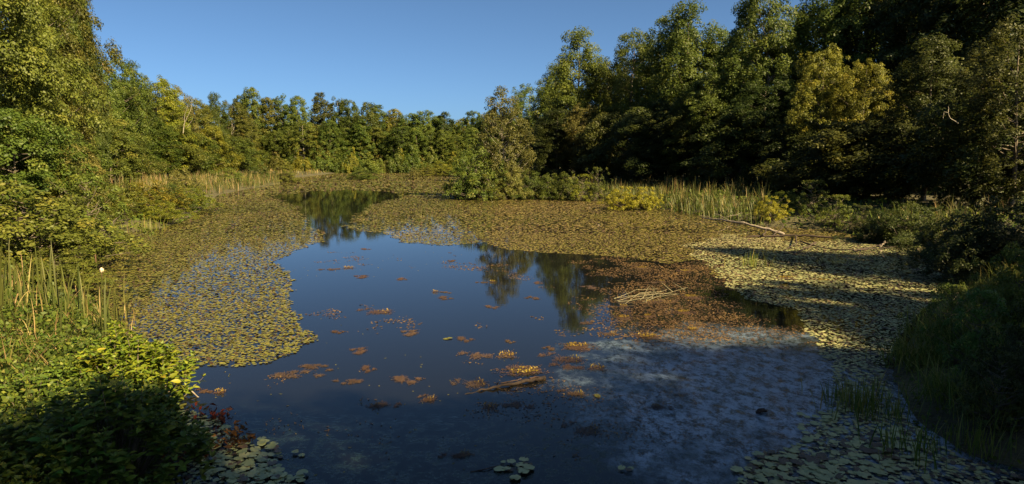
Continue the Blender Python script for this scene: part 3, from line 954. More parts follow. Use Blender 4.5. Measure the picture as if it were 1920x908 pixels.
# seed-head stalks
mb = MB()
mb.tube([(0, 0, 0), (0.01, 0, 0.6), (0.0, 0.01, 1.22)], [0.006, 0.005, 0.004], 5, 0.3)
ST = mb.mesh("stem", M_REED)
mb = MB()
hp = [(0, 0, z_) for z_ in np.linspace(0, 1, 9)]
mb.tube(hp, [0.35, .9, 1, 1, 1, 1, 1, .9, .35], 8, .5)
HEAD = mb.mesh("seed_head", M_CATHEAD, True)
rngn = np.random.default_rng(9)
nf = 500
D = rngn.normal(0, 1, (nf, 3))
D /= np.linalg.norm(D, axis=1)[:, None]
mb = MB()
mb.quads(leaf_quads(D * np.array([.042, .042, .05]) * rngn.uniform(.6, 1, (nf, 1)), D, 0.024, rngn), rngn.uniform(0, 1, nf))
FLUFF = mb.mesh("seed_fluff", M_FLUFF)
x, y = gnd(197, 590)
e = empty('cattail_stalk', (x, y, max(0, gz(x, y))), 0, 'cattail stalk bursting into pale fluffy seed on the left bank', 'cattail')
link('stem', ST, e).scale = (1, 1, 0.85)
f = link('seed_fluff', FLUFF, e)
f.location = (0, 0, 0.98)
f.scale = (1.1, 1.1, 1.3)
hd = link('seed_head', HEAD, e)
hd.location = (0, 0, .78)
hd.scale = (.014, .014, .16)
x, y = gnd(186, 570)
e = empty('cattail_stalk', (x, y, max(0, gz(x, y))), 0, 'cattail stalk with brown intact seed head left of the fluffy one', 'cattail')
link('stem', ST, e).scale = (1, 1, 1.0)
hd = link('seed_head', HEAD, e)
hd.location = (0, 0, .98)
hd.scale = (.014, .014, .2)

# arching sedge at the lower left
x, y = gnd(75, 900)
e = empty('sedge', (x, y, max(0.05, gz(x, y))), 0, 'fan of narrow green sedge blades at the bottom left corner', 'sedge')
for k in range(16):
    b_ = link('blade', BLADES[[0, 1, 2, 4, 5][k % 5]], e)
    b_.rotation_euler = (random.gauss(0, .22), random.gauss(0, .22), random.uniform(0, 6.28))
    s = random.uniform(.5, .95)
    b_.scale = (s * .8, s * .8, s)


# ------------------------------------------------------------------ foreground bush (bottom left)
def big_leaf_mesh(tint, seed):
    rng = random.Random(seed)
    prof = [(0, .02), (.12, .14), (.35, .24), (.6, .22), (.82, .12), (1, .0)]
    V_, F_ = [], []
    for i, (t_, w_) in enumerate(prof):
        zc = -0.28 * t_ * t_ + 0.05 * t_
        V_ += [(t_, -w_, zc + w_ * .35), (t_, 0, zc), (t_, w_, zc + w_ * .35)]
    for i in range(len(prof) - 1):
        a_ = 3 * i
        F_ += [(a_, a_ + 3, a_ + 4, a_ + 1), (a_ + 1, a_ + 4, a_ + 5, a_ + 2)]
    mb = MB()
    mb.add(np.array(V_), np.array(F_), tint)
    return mb


LEAFV = [big_leaf_mesh(t_, i) for i, t_ in enumerate([.15, .35, .55, .8])]
M_SUNBUSH = leaf_mat('sunlit_bush_leaves', [(0, (0.07, 0.10, 0.010)), (0.6, (0.15, 0.165, 0.014)), (1, (0.24, 0.22, 0.02))], transl=0.3, rough=0.5, spec=0.25, var=0.2)  # yellower copy of the bush leaves, sunlight put into the colour
LEAFM = [q.mesh("leaf", M_BUSH, True) for q in LEAFV]
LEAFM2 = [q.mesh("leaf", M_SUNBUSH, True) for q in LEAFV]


def mound_bush(label, cx, cy, cz, rx, ry, h, nsprig, nparts, leaf_len, mats=None, seed=1, group=None):
    """bush of upright sprigs with whorled leaves; the nearest leaves are parts, the rest one foliage part"""
    rng = np.random.default_rng(seed)
    e = empty('leafy_bush', (cx, cy, cz), 0, label, 'bush', group)
    # sprig tips on the mound
    a = rng.uniform(0, 6.283, nsprig)
    q = np.sqrt(rng.uniform(0, 1, nsprig))
    X = np.stack([rx * q * np.cos(a), ry * q * np.sin(a)], 1)
    bump_ = 0.16 * np.sin(X[:, 0] * 5.1 + seed) + 0.12 * np.sin(X[:, 1] * 6.3 + 2 * seed)
    ztop = h * np.sqrt(np.clip(1 - q ** 2.4, 0.03, 1)) * (1 + bump_) + rng.normal(0, .05, nsprig)
    stems = MB()
    trans = []
    for i in range(nsprig):
        outw = np.array([math.cos(a[i]), math.sin(a[i]), 0]) * q[i]
        tip = np.array([X[i, 0], X[i, 1], max(.08, ztop[i])])
        d = outw * .7 + np.array([0, 0, .8]) + rng.normal(0, .18, 3)
        d /= np.linalg.norm(d)
        L_ = rng.uniform(.22, .38)
        p0 = tip - d * L_
        if i % 2 == 0:
            stems.tube([np.array([p0[0] * .55, p0[1] * .55, -.05]), p0, tip], [.008, .006, .002], 4, .5, False)
        for w_ in range(4):
            pos = tip - d * L_ * w_ * .27
            for k in range(4 if w_ else 5):
                az = k * 1.5708 + w_ * .8 + rng.uniform(-.35, .35)
                el = rng.uniform(-.05, .55) if w_ else rng.uniform(.5, 1.1)
                ld = np.array([math.cos(az) * math.cos(el), math.sin(az) * math.cos(el), math.sin(el)]) + d * .2
                trans.append((pos, ld / np.linalg.norm(ld), leaf_len * rng.uniform(.6, 1.15) * (1 if w_ else .6)))
    link('stems', stems.mesh("stems", M_BARK), e)
    cam_l = np.array([-cx, -cy, CAM_H - cz])
    score = []
    for p_, d_, s_ in trans:
        dist = np.linalg.norm(cam_l - p_)
        nrm = p_ / np.array([rx * rx, ry * ry, h * h])
        f_ = float(nrm @ (cam_l - p_)) / (np.linalg.norm(nrm) * dist + 1e-9)
        r_ = math.sqrt((p_[0] / rx) ** 2 + (p_[1] / ry) ** 2 + (p_[2] / h) ** 2)
        score.append(s_ / dist * (1 + .8 * f_) * r_)
    order = np.argsort(-np.array(score))
    rest = MB()
    for rank, i in enumerate(order):
        p_, d_, s_ = trans[i]
        xax = Vector(d_)
        up = Vector((0, 0, 1)) + Vector(rng.normal(0, .25, 3))
        yax = up.cross(xax).normalized()
        zax = xax.cross(yax)
        Mx = Matrix((xax, yax, zax)).transposed().to_4x4()
        v_ = int(rng.integers(0, 4))
        if rank < nparts:
            o_ = link('leaf', (LEAFM2 if mats else LEAFM)[v_], e)
            o_.matrix_local = Matrix.Translation(Vector(p_)) @ Mx @ Matrix.Scale(s_, 4)
        else:
            R_ = np.array(Mx.to_3x3())
            Vv = LEAFV[v_].v[0] @ R_.T * s_ + p_
            rest.add(Vv, LEAFV[v_].f[0], LEAFV[v_].t[0] + rng.uniform(-.12, .12))
    fo = link('foliage', rest.mesh("foliage", mats or M_BUSH, True), e)
    fo['kind'] = 'stuff'
    return e


def bush_at(label, px, py, rx, ry, h, n, parts, ll, seed, zz=0.1, mat=None):
    x, y = gnd(px, py, zz)
    return mound_bush(label, x, y, zz, rx, ry, h, n, parts, ll, mat, seed, 'leafy bushes of the lower left corner')


bush_at('large shaded leafy bush filling the bottom left corner', 190, 905, 1.15, 1.0, .92, 300, 160, .115, 1)
bush_at('leafy bush at the lower left edge behind the shaded one', 90, 800, 1.0, .9, .62, 190, 40, .10, 2)
bush_at('sunlit yellow-green leafy bush reaching to the lily pads', 245, 745, .95, .95, .74, 210, 110, .115, 3, mat=M_SUNBUSH)
bush_at('low leafy bush under the cattails at the left', 110, 700, 1.1, .9, .5, 160, 20, .10, 4)

# ------------------------------------------------------------------ red-leaved dead stems bottom left
def red_plant(px, py, n, h, label, seed):
    rng = np.random.default_rng(seed)
    x, y = gnd(px, py)
    e = empty('withered_plant', (x, y, 0), 0, label, 'plant', 'withered red-brown plants at the pond edge')
    st, lf = MB(), MB()
    C_, N_ = [], []
    for i in range(n):
        b0 = np.array([rng.normal(0, .12), rng.normal(0, .08), -.05])
        tip = b0 + np.array([rng.normal(0, .12), rng.normal(0, .1), h * rng.uniform(.5, 1.1)])
        st.tube([b0, (b0 + tip) / 2 + rng.normal(0, .02, 3), tip], [.005, .004, .002], 4, .3, False)
        for k in range(6):
            C_.append(b0 + (tip - b0) * rng.uniform(.4, 1.05) + rng.normal(0, .035, 3))
            N_.append(rng.normal(0, 1, 3))
    lf.quads(leaf_quads(np.array(C_), np.array(N_), .09, rng, .5), rng.uniform(0, 1, len(C_)))
    link('stems', st.mesh("stems", M_WET), e)
    link('leaves', lf.mesh("leaves", M_RED), e)


for i, (px, py, n, h, lab) in enumerate([(400, 785, 12, .16, 'withered red-brown plant by the floating twig'), (440, 835, 16, .26, 'tallest withered red-brown plant among the bottom left pads'),
                                         (370, 862, 14, .2, 'withered plant with bright orange-red leaves beside the shaded bush'), (315, 835, 12, .22, 'withered red-brown plant tucked against the shaded bush')]):
    red_plant(px, py, n, h, lab, 70 + i)

# ------------------------------------------------------------------ lily pads
def pad_template(k, notch=True):
    a = np.linspace(0.22, 2 * math.pi - 0.22, k - 1)
    return np.vstack([[0.12, 0, 0], np.stack([np.cos(a) * .5, np.sin(a) * .44, np.zeros(k - 1)], 1)])


def scatter(y0, y1, dens):
    x0, x1 = min(-y1 * .9, -12), y1 * .85 + 6
    n = int((x1 - x0) * (y1 - y0) * dens)
    return np.column_stack([RNG.uniform(x0, x1, n), RNG.uniform(y0, y1, n)])


def pad_mask(P):
    w = np.column_stack([noise2(P, .8, 0), noise2(P, .8, 1)]) * np.clip(P[:, 1:2] * .012, 0.12, 1.1)
    k = inside(P, SHORE) & ~inside(P + w, OPEN)
    thin = noise2(P, 1.7, 2)
    u = RNG.uniform(-1.4, 1.4, len(P))
    # sparser to the lower right and between the mats
    k &= u < thin * .7 + 1.5
    return k


def px_of(P):
    yy = P[:, 1] * cp + (0 - CAM_H) * -sp
    zz = P[:, 1] * -0 + 0
    fwd = P[:, 1] * cp + CAM_H * sp
    up = P[:, 1] * sp - CAM_H * cp
    return np.column_stack([960 + FPX * P[:, 0] / fwd, 454 - FPX * up / fwd])


PADS = []
for y0, y1, dens, dia, k in [(4, 16, 400, .060, 7), (16, 30, 230, .078, 6), (30, 60, 75, .135, 5), (60, 150, 9, .32, 5)]:
    P = scatter(y0, y1, dens)
    P = P[pad_mask(P)]
    PADS.append((P, dia, k))
# clusters of bigger pads in the corners
rows = []
for px, py, rx, ry, n in [(455, 865, 75, 50, 95), (540, 895, 30, 18, 16), (965, 880, 30, 22, 16), (1535, 800, 42, 36, 34), (1470, 880, 90, 32, 95), (1600, 870, 80, 45, 110), (1690, 845, 60, 40, 60),
                          (410, 800, 30, 14, 5), (1115, 745, 8, 6, 2), (1180, 880, 16, 8, 3), (560, 850, 10, 8, 2), (840, 635, 10, 4, 2)]:
    for i in range(n):
        t_, r_ = RNG.uniform(0, 6.28), math.sqrt(RNG.uniform(0, 1))
        rows.append(gnd(px + rx * r_ * math.cos(t_), py + ry * r_ * math.sin(t_)))
PADS.append((np.array(rows), .105, 10))


def pad_frames(n, s, tiltsd, strong):
    yaw = RNG.uniform(0, 6.28, n)
    tx, ty = RNG.normal(0, tiltsd, n), RNG.normal(0, tiltsd, n)
    big_ = RNG.uniform(0, 1, n) < strong
    tx = np.where(big_, RNG.normal(0, .5, n), tx)
    c_, s_ = np.cos(yaw), np.sin(yaw)
    U = np.stack([c_, s_, tx], 1)
    W = np.stack([-s_, c_, ty], 1)
    U /= np.linalg.norm(U, axis=1)[:, None]
    W /= np.linalg.norm(W, axis=1)[:, None]
    return U * s[:, None], W * s[:, None], big_


pad_mb = MB()
pale_mb = MB()
singles = []
allP = []
for bi, (P, dia, k) in enumerate(PADS):
    n = len(P)
    s = dia * np.clip(RNG.normal(1, .22, n), .45, 1.6)
    U, W, big_ = pad_frames(n, s, .05, .10 if bi < 4 else .02)
    tint = np.clip(.5 + .16 * noise2(P, 5, 3) + RNG.normal(0, .17, n), .17, 1)
    brown = RNG.uniform(0, 1, n) < np.where(P[:, 0] > -2, .20, .12)
    tint = np.where(brown | big_, RNG.uniform(0, .14, n), tint)
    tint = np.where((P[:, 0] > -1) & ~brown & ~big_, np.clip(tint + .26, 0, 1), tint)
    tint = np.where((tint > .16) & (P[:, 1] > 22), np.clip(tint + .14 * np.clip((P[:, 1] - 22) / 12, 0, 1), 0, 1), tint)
    z = .008 + RNG.uniform(0, .012, n) + np.where(big_, s * .12, 0)
    T = pad_template(k)
    Q = np.column_stack([P, z])[:, None, :] + T[None, :, 0:1] * U[:, None, :] + T[None, :, 1:2] * W[:, None, :]
    q = px_of(P)
    vis = (q[:, 0] > 5) & (q[:, 0] < 1915) & (q[:, 1] > 0) & (q[:, 1] < 905)
    pale = (q[:, 0] > 1310 + 60 * noise2(P, 1.5, 1)) & (q[:, 1] > 442 + 18 * noise2(P, 2.0, 0)) | (q[:, 1] > 770)  # region of shaded pads that get the colour with painted-in skylight
    size = s / np.hypot(P[:, 1], CAM_H) * vis
    for i in range(n):
        if size[i] > .0045:
            singles.append((size[i], bi, i, P[i], z[i], s[i], U[i], W[i], tint[i], q[i], pale[i]))
    allP.append((Q, tint, pale))
singles.sort(key=lambda r_: -r_[0])
singles = singles[:300]
PADM = []
for j in range(5):
    mb = MB()
    T = pad_template(14)
    rim = T[1:].copy()
    inner = rim * .55
    rim[:, 2] = .035 * np.sin(np.arange(len(rim)) * (1 + j % 3) + j)
    nv = len(rim)
    V_ = np.vstack([T[:1], inner, rim])
    F_ = [(1 + i, 1 + nv + i, 2 + nv + i, 2 + i) for i in range(nv - 1)]
    mb.add(V_, np.array(F_), [.3, .5, .65, .42, .1][j])
    mb.add(V_, np.array([(0, 1 + i, 2 + i) for i in range(nv - 1)]), [.3, .5, .65, .42, .1][j])
    PADM.append(mb.mesh("lily_pad", M_PAD, True))
taken = {}
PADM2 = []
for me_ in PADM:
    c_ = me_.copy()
    c_.materials[0] = M_SKYLIT_PAD
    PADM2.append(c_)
for _, bi, i, P_, z_, s_, U_, W_, t_, q_, pl_ in singles:
    taken.setdefault(bi, set()).add(i)
    j = 4 if t_ < .16 else (0 if t_ < .38 else 3 if t_ < .5 else 1 if t_ < .62 else 2)
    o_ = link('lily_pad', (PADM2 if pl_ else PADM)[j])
    x3 = Vector(U_).normalized()
    z3 = x3.cross(Vector(W_).normalized()).normalized()
    y3 = z3.cross(x3)
    o_.matrix_world = Matrix.Translation((P_[0], P_[1], z_ + .012)) @ Matrix((x3, y3, z3)).transposed().to_4x4() @ Matrix.Scale(s_, 4)
    if q_[0] < 700:
        lab, grp = 'round green lily pad floating by the bottom left bush', 'lily pads by the bottom left bush'
    elif q_[0] < 1250:
        lab, grp = 'lily pad in the small patch afloat at the bottom middle', 'lily pads at the bottom middle'
    elif q_[1] < 790:
        lab, grp = 'pale lily pad floating beside the right bank grass', 'lily pads beside the right bank grass'
    else:
        lab, grp = 'pale green lily pad in the drift at the bottom right', 'lily pads at the bottom right'
    if t_ < .16:
        lab, grp = lab.replace('round green', 'browned').replace('pale green', 'browned').replace('pale lily', 'browned lily').replace('lily pad in the small', 'browned lily pad in the small'), 'browned ' + grp
    tag(o_, lab, 'lily pad', grp)
for bi, (Q, tint, pale) in enumerate(allP):
    keep = np.ones(len(Q), bool)
    keep[list(taken.get(bi, []))] = False
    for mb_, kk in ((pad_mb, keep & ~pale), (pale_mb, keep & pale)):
        if kk.any():
            mb_.quads(Q[kk], tint[kk])
tag(link('skylit_pad_carpet', pale_mb.mesh('skylit_pad_carpet', M_SKYLIT_PAD)), 'drift of shaded lily pads by the right bank, skylight painted into their pale green', 'lily pads', kind='stuff')
tag(link('lily_pad_carpet', pad_mb.mesh("lily_pad_carpet", M_PAD)), 'carpet of small yellow-green and brown lily pads covering the pond', 'lily pads', kind='stuff')

# ------------------------------------------------------------------ pondweed
def weed_zone(P):
    q = px_of(P)
    z1 = .80 * np.exp(-(((q[:, 0] - 1265) / 165) ** 2 + ((q[:, 1] - 575) / 95) ** 2))
    z2 = .42 * np.exp(-(((q[:, 0] - 1230) / 330) ** 2 + ((q[:, 1] - 760) / 130) ** 2))
    z3 = .30 * np.exp(-(((q[:, 0] - 700) / 330) ** 2 + ((q[:, 1] - 830) / 90) ** 2))
    return np.maximum(z1, np.maximum(z2, z3))


P = scatter(5.5, 24, 700)
P = P[inside(P, SHORE)]
wz = weed_zone(P) + .30 * noise2(P, .35, 1) + .22 * noise2(P, 1.2, 2) - .18
P = P[(RNG.uniform(0, 1, len(P)) < np.clip(wz, 0, .9)) & (wz > .12)]
n = len(P)
C3 = np.column_stack([P, RNG.uniform(.002, .014, n)])
Nw = np.array([0, 0, 1.0]) + RNG.normal(0, .15, (n, 3))
mb = MB()
mb.quads(leaf_quads(C3, Nw, np.where(P[:, 1] > 12, .065, .045), RNG, .4), np.clip(.45 + .25 * noise2(P, .5, 0) + RNG.normal(0, .2, n), 0, 1))
tag(link('pondweed_mat', mb.mesh("pondweed_mat", M_RUST)), 'brown pondweed breaking the surface of the shallow right side', 'pondweed', kind='stuff')


def weed_patch_mesh(seed, nleaf, flecks):
    rng = np.random.default_rng(seed)
    m_ = int(rng.integers(4, 8))
    bc = np.column_stack([rng.normal(0, .26, m_), rng.normal(0, .15, m_)])
    br = rng.uniform(.08, .25, m_)
    bi = rng.choice(m_, nleaf, p=br ** 1.6 / (br ** 1.6).sum())
    a = rng.uniform(0, 6.283, nleaf)
    q = np.sqrt(rng.uniform(0, 1, nleaf)) * rng.uniform(.55, 1.2, nleaf)
    wob = 1 + .3 * np.sin(3 * a + 7 * bi) + .22 * np.sin(8 * a + 3 * bi)
    P_ = np.column_stack([bc[bi] + (br[bi] * q * wob)[:, None] * np.column_stack([np.cos(a), np.sin(a)]), rng.uniform(.002, .010, nleaf)])
    mb = MB()
    mb.quads(leaf_quads(P_, np.array([0, 0, 1.]) + rng.normal(0, .12, (nleaf, 3)), .034, rng, .45), np.clip(rng.normal(.55, .2, nleaf), 0, 1))
    w = mb.mesh("weed", M_WEED)
    fm = None
    if flecks:
        af = rng.uniform(0, 6.283, flecks)
        qf = np.sqrt(rng.uniform(0, 1, flecks)) * .17
        cx = bc[int(np.argmax(br))]
        Pf = np.stack([cx[0] + qf * np.cos(af) * 1.25, cx[1] + qf * np.sin(af) * .8, rng.uniform(.025, .05, flecks)], 1)
        mb = MB()
        mb.quads(leaf_quads(Pf, rng.normal(0, 1, (flecks, 3)) + np.array([0, 0, .8]), .028, rng, .8), rng.uniform(0, 1, flecks))
        fm = mb.mesh("yellow_flowers", M_FLECK)
    return w, fm


WP = [weed_patch_mesh(200 + i, 900, [0, 50, 100, 22, 0][i]) for i in range(5)]
PATCH = [(945, 692, 100, 2, 'largest'), (908, 668, 70, 1, 'pointed'), (760, 710, 60, 0, ''), (660, 718, 45, 4, ''), (690, 690, 42, 0, ''), (865, 718, 55, 3, ''), (955, 760, 70, 1, ''), (1110, 655, 85, 2, ''),
         (1035, 668, 75, 3, ''), (1030, 655, 40, 0, ''), (870, 635, 45, 0, ''), (955, 640, 30, 0, ''), (765, 626, 45, 0, ''), (632, 622, 36, 0, ''), (690, 582, 50, 3, ''), (670, 660, 48, 0, ''),
         (545, 700, 60, 4, ''), (590, 686, 52, 4, ''), (830, 548, 28, 1, ''), (835, 558, 45, 0, ''), (910, 530, 26, 1, ''), (675, 520, 36, 0, ''), (630, 505, 42, 1, ''), (755, 523, 34, 0, ''), (845, 490, 28, 0, ''),
         (685, 467, 24, 0, ''), (920, 575, 36, 0, ''), (1000, 560, 36, 0, ''), (1010, 530, 30, 0, ''), (1100, 605, 34, 4, ''), (1105, 540, 50, 0, ''), (1130, 625, 26, 3, ''), (1150, 575, 32, 1, ''), (1195, 625, 62, 2, ''), (1185, 600, 40, 2, ''),
         (1225, 595, 30, 2, ''), (1290, 615, 46, 2, ''), (1300, 588, 46, 2, ''), (1315, 560, 62, 2, ''), (1255, 565, 40, 3, ''), (1230, 530, 30, 1, ''), (1210, 505, 30, 2, ''), (1275, 507, 30, 2, ''), (1500, 523, 60, 2, ''), (1560, 530, 55, 2, ''), (1455, 535, 40, 2, ''),
         (1080, 690, 60, 1, ''), (1075, 800, 60, 3, ''), (1250, 765, 36, 3, ''), (1060, 735, 40, 3, ''), (840, 855, 40, 3, ''), (735, 760, 40, 3, ''), (795, 745, 36, 3, ''), (390, 735, 40, 1, '')]
LOCS = [(480, 'left'), (760, 'middle left'), (1000, 'middle'), (1180, 'middle right'), (1950, 'right')]
for i, (px, py, wpx, v_, adj) in enumerate(PATCH):
    x, y = gnd(px, py)
    s = wpx / FPX * math.hypot(y, CAM_H)
    w_, fm = WP[v_]
    look = 'brown floating weed patch' if fm is None else ('brown floating weed patch thick with yellow flowers' if v_ == 2 else 'brown floating weed patch with a few yellow flowers')
    zone = 'just below the lily pad edge' if py < 515 else 'out on the open water' if (px < 1050 and py < 640) else 'by the raft of pale dead reeds' if px > 1120 and py < 640 else 'near the floating log' if abs(px - 945) < 140 and py < 780 else 'in the shaded shallows' if py > 730 else 'at the edge of the shade'
    lab = f'{look} {zone}'
    if adj:
        lab = f'{adj} {lab}'
    e = empty('floating_weed', (x, y, 0.002), random.uniform(-.5, .5) + (math.pi if i % 3 == 0 else 0), lab, 'water weed', lab + ' ones')
    link('weed', w_, e)['kind'] = 'stuff'
    if fm:
        link('yellow_flowers', fm, e)['kind'] = 'stuff'
    e.scale = (s * random.uniform(.95, 1.5), s * random.uniform(1.1, 2.0), 1)

# ------------------------------------------------------------------ logs, branches, debris
def ptube(mb, pts, r0, r1, sides=7, jitter=.0, n=14, seed=0, tint=.5):
    rng = np.random.default_rng(seed)
    pts = np.array(pts, float)
    t_ = np.linspace(0, len(pts) - 1, n)
    q = np.stack([np.interp(t_, np.arange(len(pts)), pts[:, k]) for k in range(3)], 1)
    q[1:-1] += rng.normal(0, jitter, (n - 2, 3))
    mb.tube(q, np.linspace(r0, r1, n) * (1 + rng.normal(0, .12 if jitter else .05, n)), sides, tint)


x0, y0 = gnd(868, 740)
x1, y1 = gnd(1022, 712)
e = empty('floating_log', ((x0 + x1) / 2, (y0 + y1) / 2, 0), 0, 'dark rotten log floating at a slant in the middle foreground', 'log')
mb = MB()
lx, ly = x1 - x0, y1 - y0
ptube(mb, [(-lx / 2, -ly / 2, -.02), (-lx * .28, -ly * .25, .012), (0, 0.01, .035), (lx * .3, ly * .3, .035), (lx / 2, ly / 2, .03)], .010, .034, 9, .009, 18, 4)
link('wood', mb.mesh("log", M_WET, True), e)
mb = MB()
ptube(mb, [(lx * -.06, -.005, .06), (lx * .12, ly * .1 - .02, .082), (lx * .2, ly * .2, .08)], .012, .008, 5, .003, 7, 5)
ptube(mb, [(lx * .3, ly * .3 - .02, .075), (lx * .42, ly * .4 - .02, .075)], .012, .008, 5, .003, 5, 6)
link('peeling_bark', mb.mesh("peeling_bark", M_BARKPEEL, True), e)
mb = MB()
ptube(mb, [(-lx * .1, -.02, .05), (-lx * .08, -.05, .09)], .014, .006, 5, .0, 4, 7)
link('branch_stub', mb.mesh("stub", M_WET, True), e)

# dark lump in the right shallows
x, y = gnd(1427, 773)
rngl = np.random.default_rng(77)
me_b = MB()
ptube(me_b, [(-.07, -.02, -.01), (-.03, 0, .025), (.03, .01, .035), (.08, .02, .0)], .03, .022, 8, .01, 8, 3)
lump = link('dead_wood_lump', me_b.mesh("lump", M_WET, True))
lump.location = (x, y, 0)
tag(lump, 'small black lump of wood alone in the bluish shallows at the right', 'driftwood')

# fallen dead tree at the right bank
tip = gnd(1312, 412)
mid1 = gnd(1400, 424)
mid2 = gnd(1470, 437)
end = gnd(1580, 450)
bx, by = mid2
e = empty('fallen_branch', (bx, by, 0), 0, 'bare pale fallen branch reaching from the right bank over the pads', 'branch')


def loc(px, py, z):
    x, y = gnd(px, py, z)
    return (x - bx, y - by, z)


mb = MB()
ptube(mb, [loc(1470, 440, .05), loc(1440, 430, .25), loc(1390, 418, .45), loc(1345, 412, .42), loc(1316, 408, .3)], .075, .028, 6, .03, 18, 1)
link('limb', mb.mesh("limb", M_DEAD, True), e)
for k, tw in enumerate([[(1345, 412, .42), (1325, 405, .55), (1312, 404, .6)], [(1375, 416, .45), (1345, 402, .75), (1322, 412, .4)], [(1360, 414, .43), (1320, 418, .15), (1292, 420, .02)], [(1395, 420, .44), (1370, 424, .2), (1345, 436, .02)], [(1345, 412, .42), (1370, 406, .6), (1392, 399, .7)]]):
    mb = MB()
    ptube(mb, [loc(*q) for q in tw], .012, .004, 4, .025, 10, 20 + k)
    link('twig', mb.mesh("twig", M_DEAD, True), e)
e = empty('fallen_branch', (bx, by, 0), 0, 'dark fallen branch lying in the shade along the right bank pads', 'branch')
mb = MB()
ptube(mb, [loc(1400, 444, .02), loc(1480, 441, .12), loc(1560, 446, .1)], .05, .04, 6, .015, 14, 3)
link('limb', mb.mesh("limb", M_WET, True), e)
for k, tw in enumerate([[(1500, 452, .1), (1550, 466, .1), (1600, 470, .12), (1680, 462, .1)], [(1530, 455, .12), (1500, 470, .05), (1480, 482, .01)], [(1430, 442, .1), (1440, 425, .3), (1432, 415, .45)], [(1600, 470, .12), (1640, 462, .1), (1730, 440, .25)], [(1490, 441, .1), (1495, 456, .2), (1470, 470, .02)], [(1450, 441, .1), (1470, 424, .35), (1462, 416, .4)], [(1650, 463, .1), (1660, 452, .3)]]):
    mb = MB()
    ptube(mb, [loc(*q) for q in tw], .034, .012, 5, .02, 12, 40 + k)
    link('twig', mb.mesh("twig", M_WET if k != 6 else M_DEAD, True), e)

# raft of pale dead reeds
bx, by = gnd(1225, 552)
e = empty('dead_reed_raft', (bx, by, 0), 0, 'raft of pale dead reed stalks floating among yellow weeds', 'dead reeds')
rr_ = random.Random(8)
for k in range(12):
    mb = MB()
    a0 = loc(1165 + rr_.uniform(-15, 80), 564 + rr_.uniform(-9, 7), .02)
    a1 = loc(1285 + rr_.uniform(-75, 15), 543 + rr_.uniform(-9, 9), .03 + rr_.uniform(0, .08))
    ptube(mb, [a0, ((a0[0] + a1[0]) / 2, (a0[1] + a1[1]) / 2 + rr_.uniform(-.05, .05), .06 + rr_.uniform(-.02, .08)), a1], .006, .004, 4, .004, 7, k, rr_.uniform(.5, .95))
    link('stalk', mb.mesh("stalk", M_STRAW), e)
for k, (q0, q1) in enumerate([((1262, 548, .03), (1240, 530, .25)), ((1240, 555, .05), (1248, 545, .3)), ((1180, 556, .03), (1172, 545, .2)), ((1212, 568, .0), (1210, 552, .2)), ((1285, 545, .05), (1262, 530, .2))]):
    mb = MB()
    ptube(mb, [loc(*q0), loc(*q1)], .009, .005, 4, .004, 6, k + 60, .7)
    link('stalk', mb.mesh("stalk", M_STRAW), e)
# twig at the bush
bx, by = gnd(355, 745)
e = empty('floating_twig', (bx, by, 0), 0, 'pale broken twig sticking from the sunlit bush into the water', 'twig')
mb = MB()
ptube(mb, [loc(375, 748, -.02), loc(355, 730, .08), loc(340, 722, .1)], .012, .007, 5, .004, 8, 2)
ptube(mb, [loc(340, 722, .1), loc(344, 712, .16)], .007, .004, 4, .002, 4, 3)
link('wood', mb.mesh("twig", M_DEAD, True), e)
# dark stick in the bottom shallows
bx, by = gnd(910, 880)
mb = MB()
ptube(mb, [loc(882, 885, .0), loc(910, 880, .012), loc(940, 873, .005)], .008, .005, 5, .003, 8, 9)
st_ = link('floating_stick', mb.mesh("stick", M_WET, True))
st_.location = (bx, by, 0)
tag(st_, 'thin dark stick floating left of the bottom middle pads', 'stick')

# bare white twig caught in the right wood, pale bare branches in the left wood
def bare(kind, px, py, d, segs, label, r0):
    x, y, z = at(px, py, d)
    e = empty(kind, (x, y, z), 0, label, 'branch')
    mb = MB()
    for k, sg in enumerate(segs):
        pts = []
        for (qx, qy) in sg:
            p_ = at(qx, qy, d)
            pts.append((p_[0] - x, random.uniform(-.1, .1), p_[2] - z))
        ptube(mb, pts, r0 / (1 + k * .3), r0 * .4, 5, r0 * .4, 10, k)
    link('wood', mb.mesh("bare_branch", M_PALEBARK, True), e)


bare('bare_branch', 1775, 215, 30, [[(1795, 232), (1782, 222), (1776, 212), (1780, 200)], [(1776, 212), (1769, 210), (1768, 222)]], 'bare white twig hanging in the dark right wood', .022)
bare('bare_branch', 345, 230, 72, [[(343, 250), (345, 230), (347, 213), (352, 198)], [(344, 235), (358, 205), (360, 188)], [(352, 238), (360, 226)]], 'pale bare forked branch showing among the left wood trees', .035)
bare('bare_branch', 436, 240, 150, [[(437, 300), (436, 250), (434, 225)], [(436, 250), (440, 232)]], 'pale bare trunk at the left of the far treeline', .16)

# ------------------------------------------------------------------ grasses of the right bank
def tussock_mesh(seed, n, h, w=.012, lean=.6, bend=1.2):
    rng = random.Random(seed)
    mb = MB()
    for i in range(n):
        blade(mb, (rng.gauss(0, .22), rng.gauss(0, .22), rng.uniform(-.05, .05)), rng.uniform(0, 6.28), h * rng.uniform(.5, 1.1), w * rng.uniform(.7, 1.3), rng.uniform(0, lean), rng.uniform(.2, bend), rng.uniform(0, .8) if rng.random() < .9 else 1.0, seg=4, twist=rng.uniform(-.7, .7))
    return mb.mesh("grass_tussock", M_GRASS)


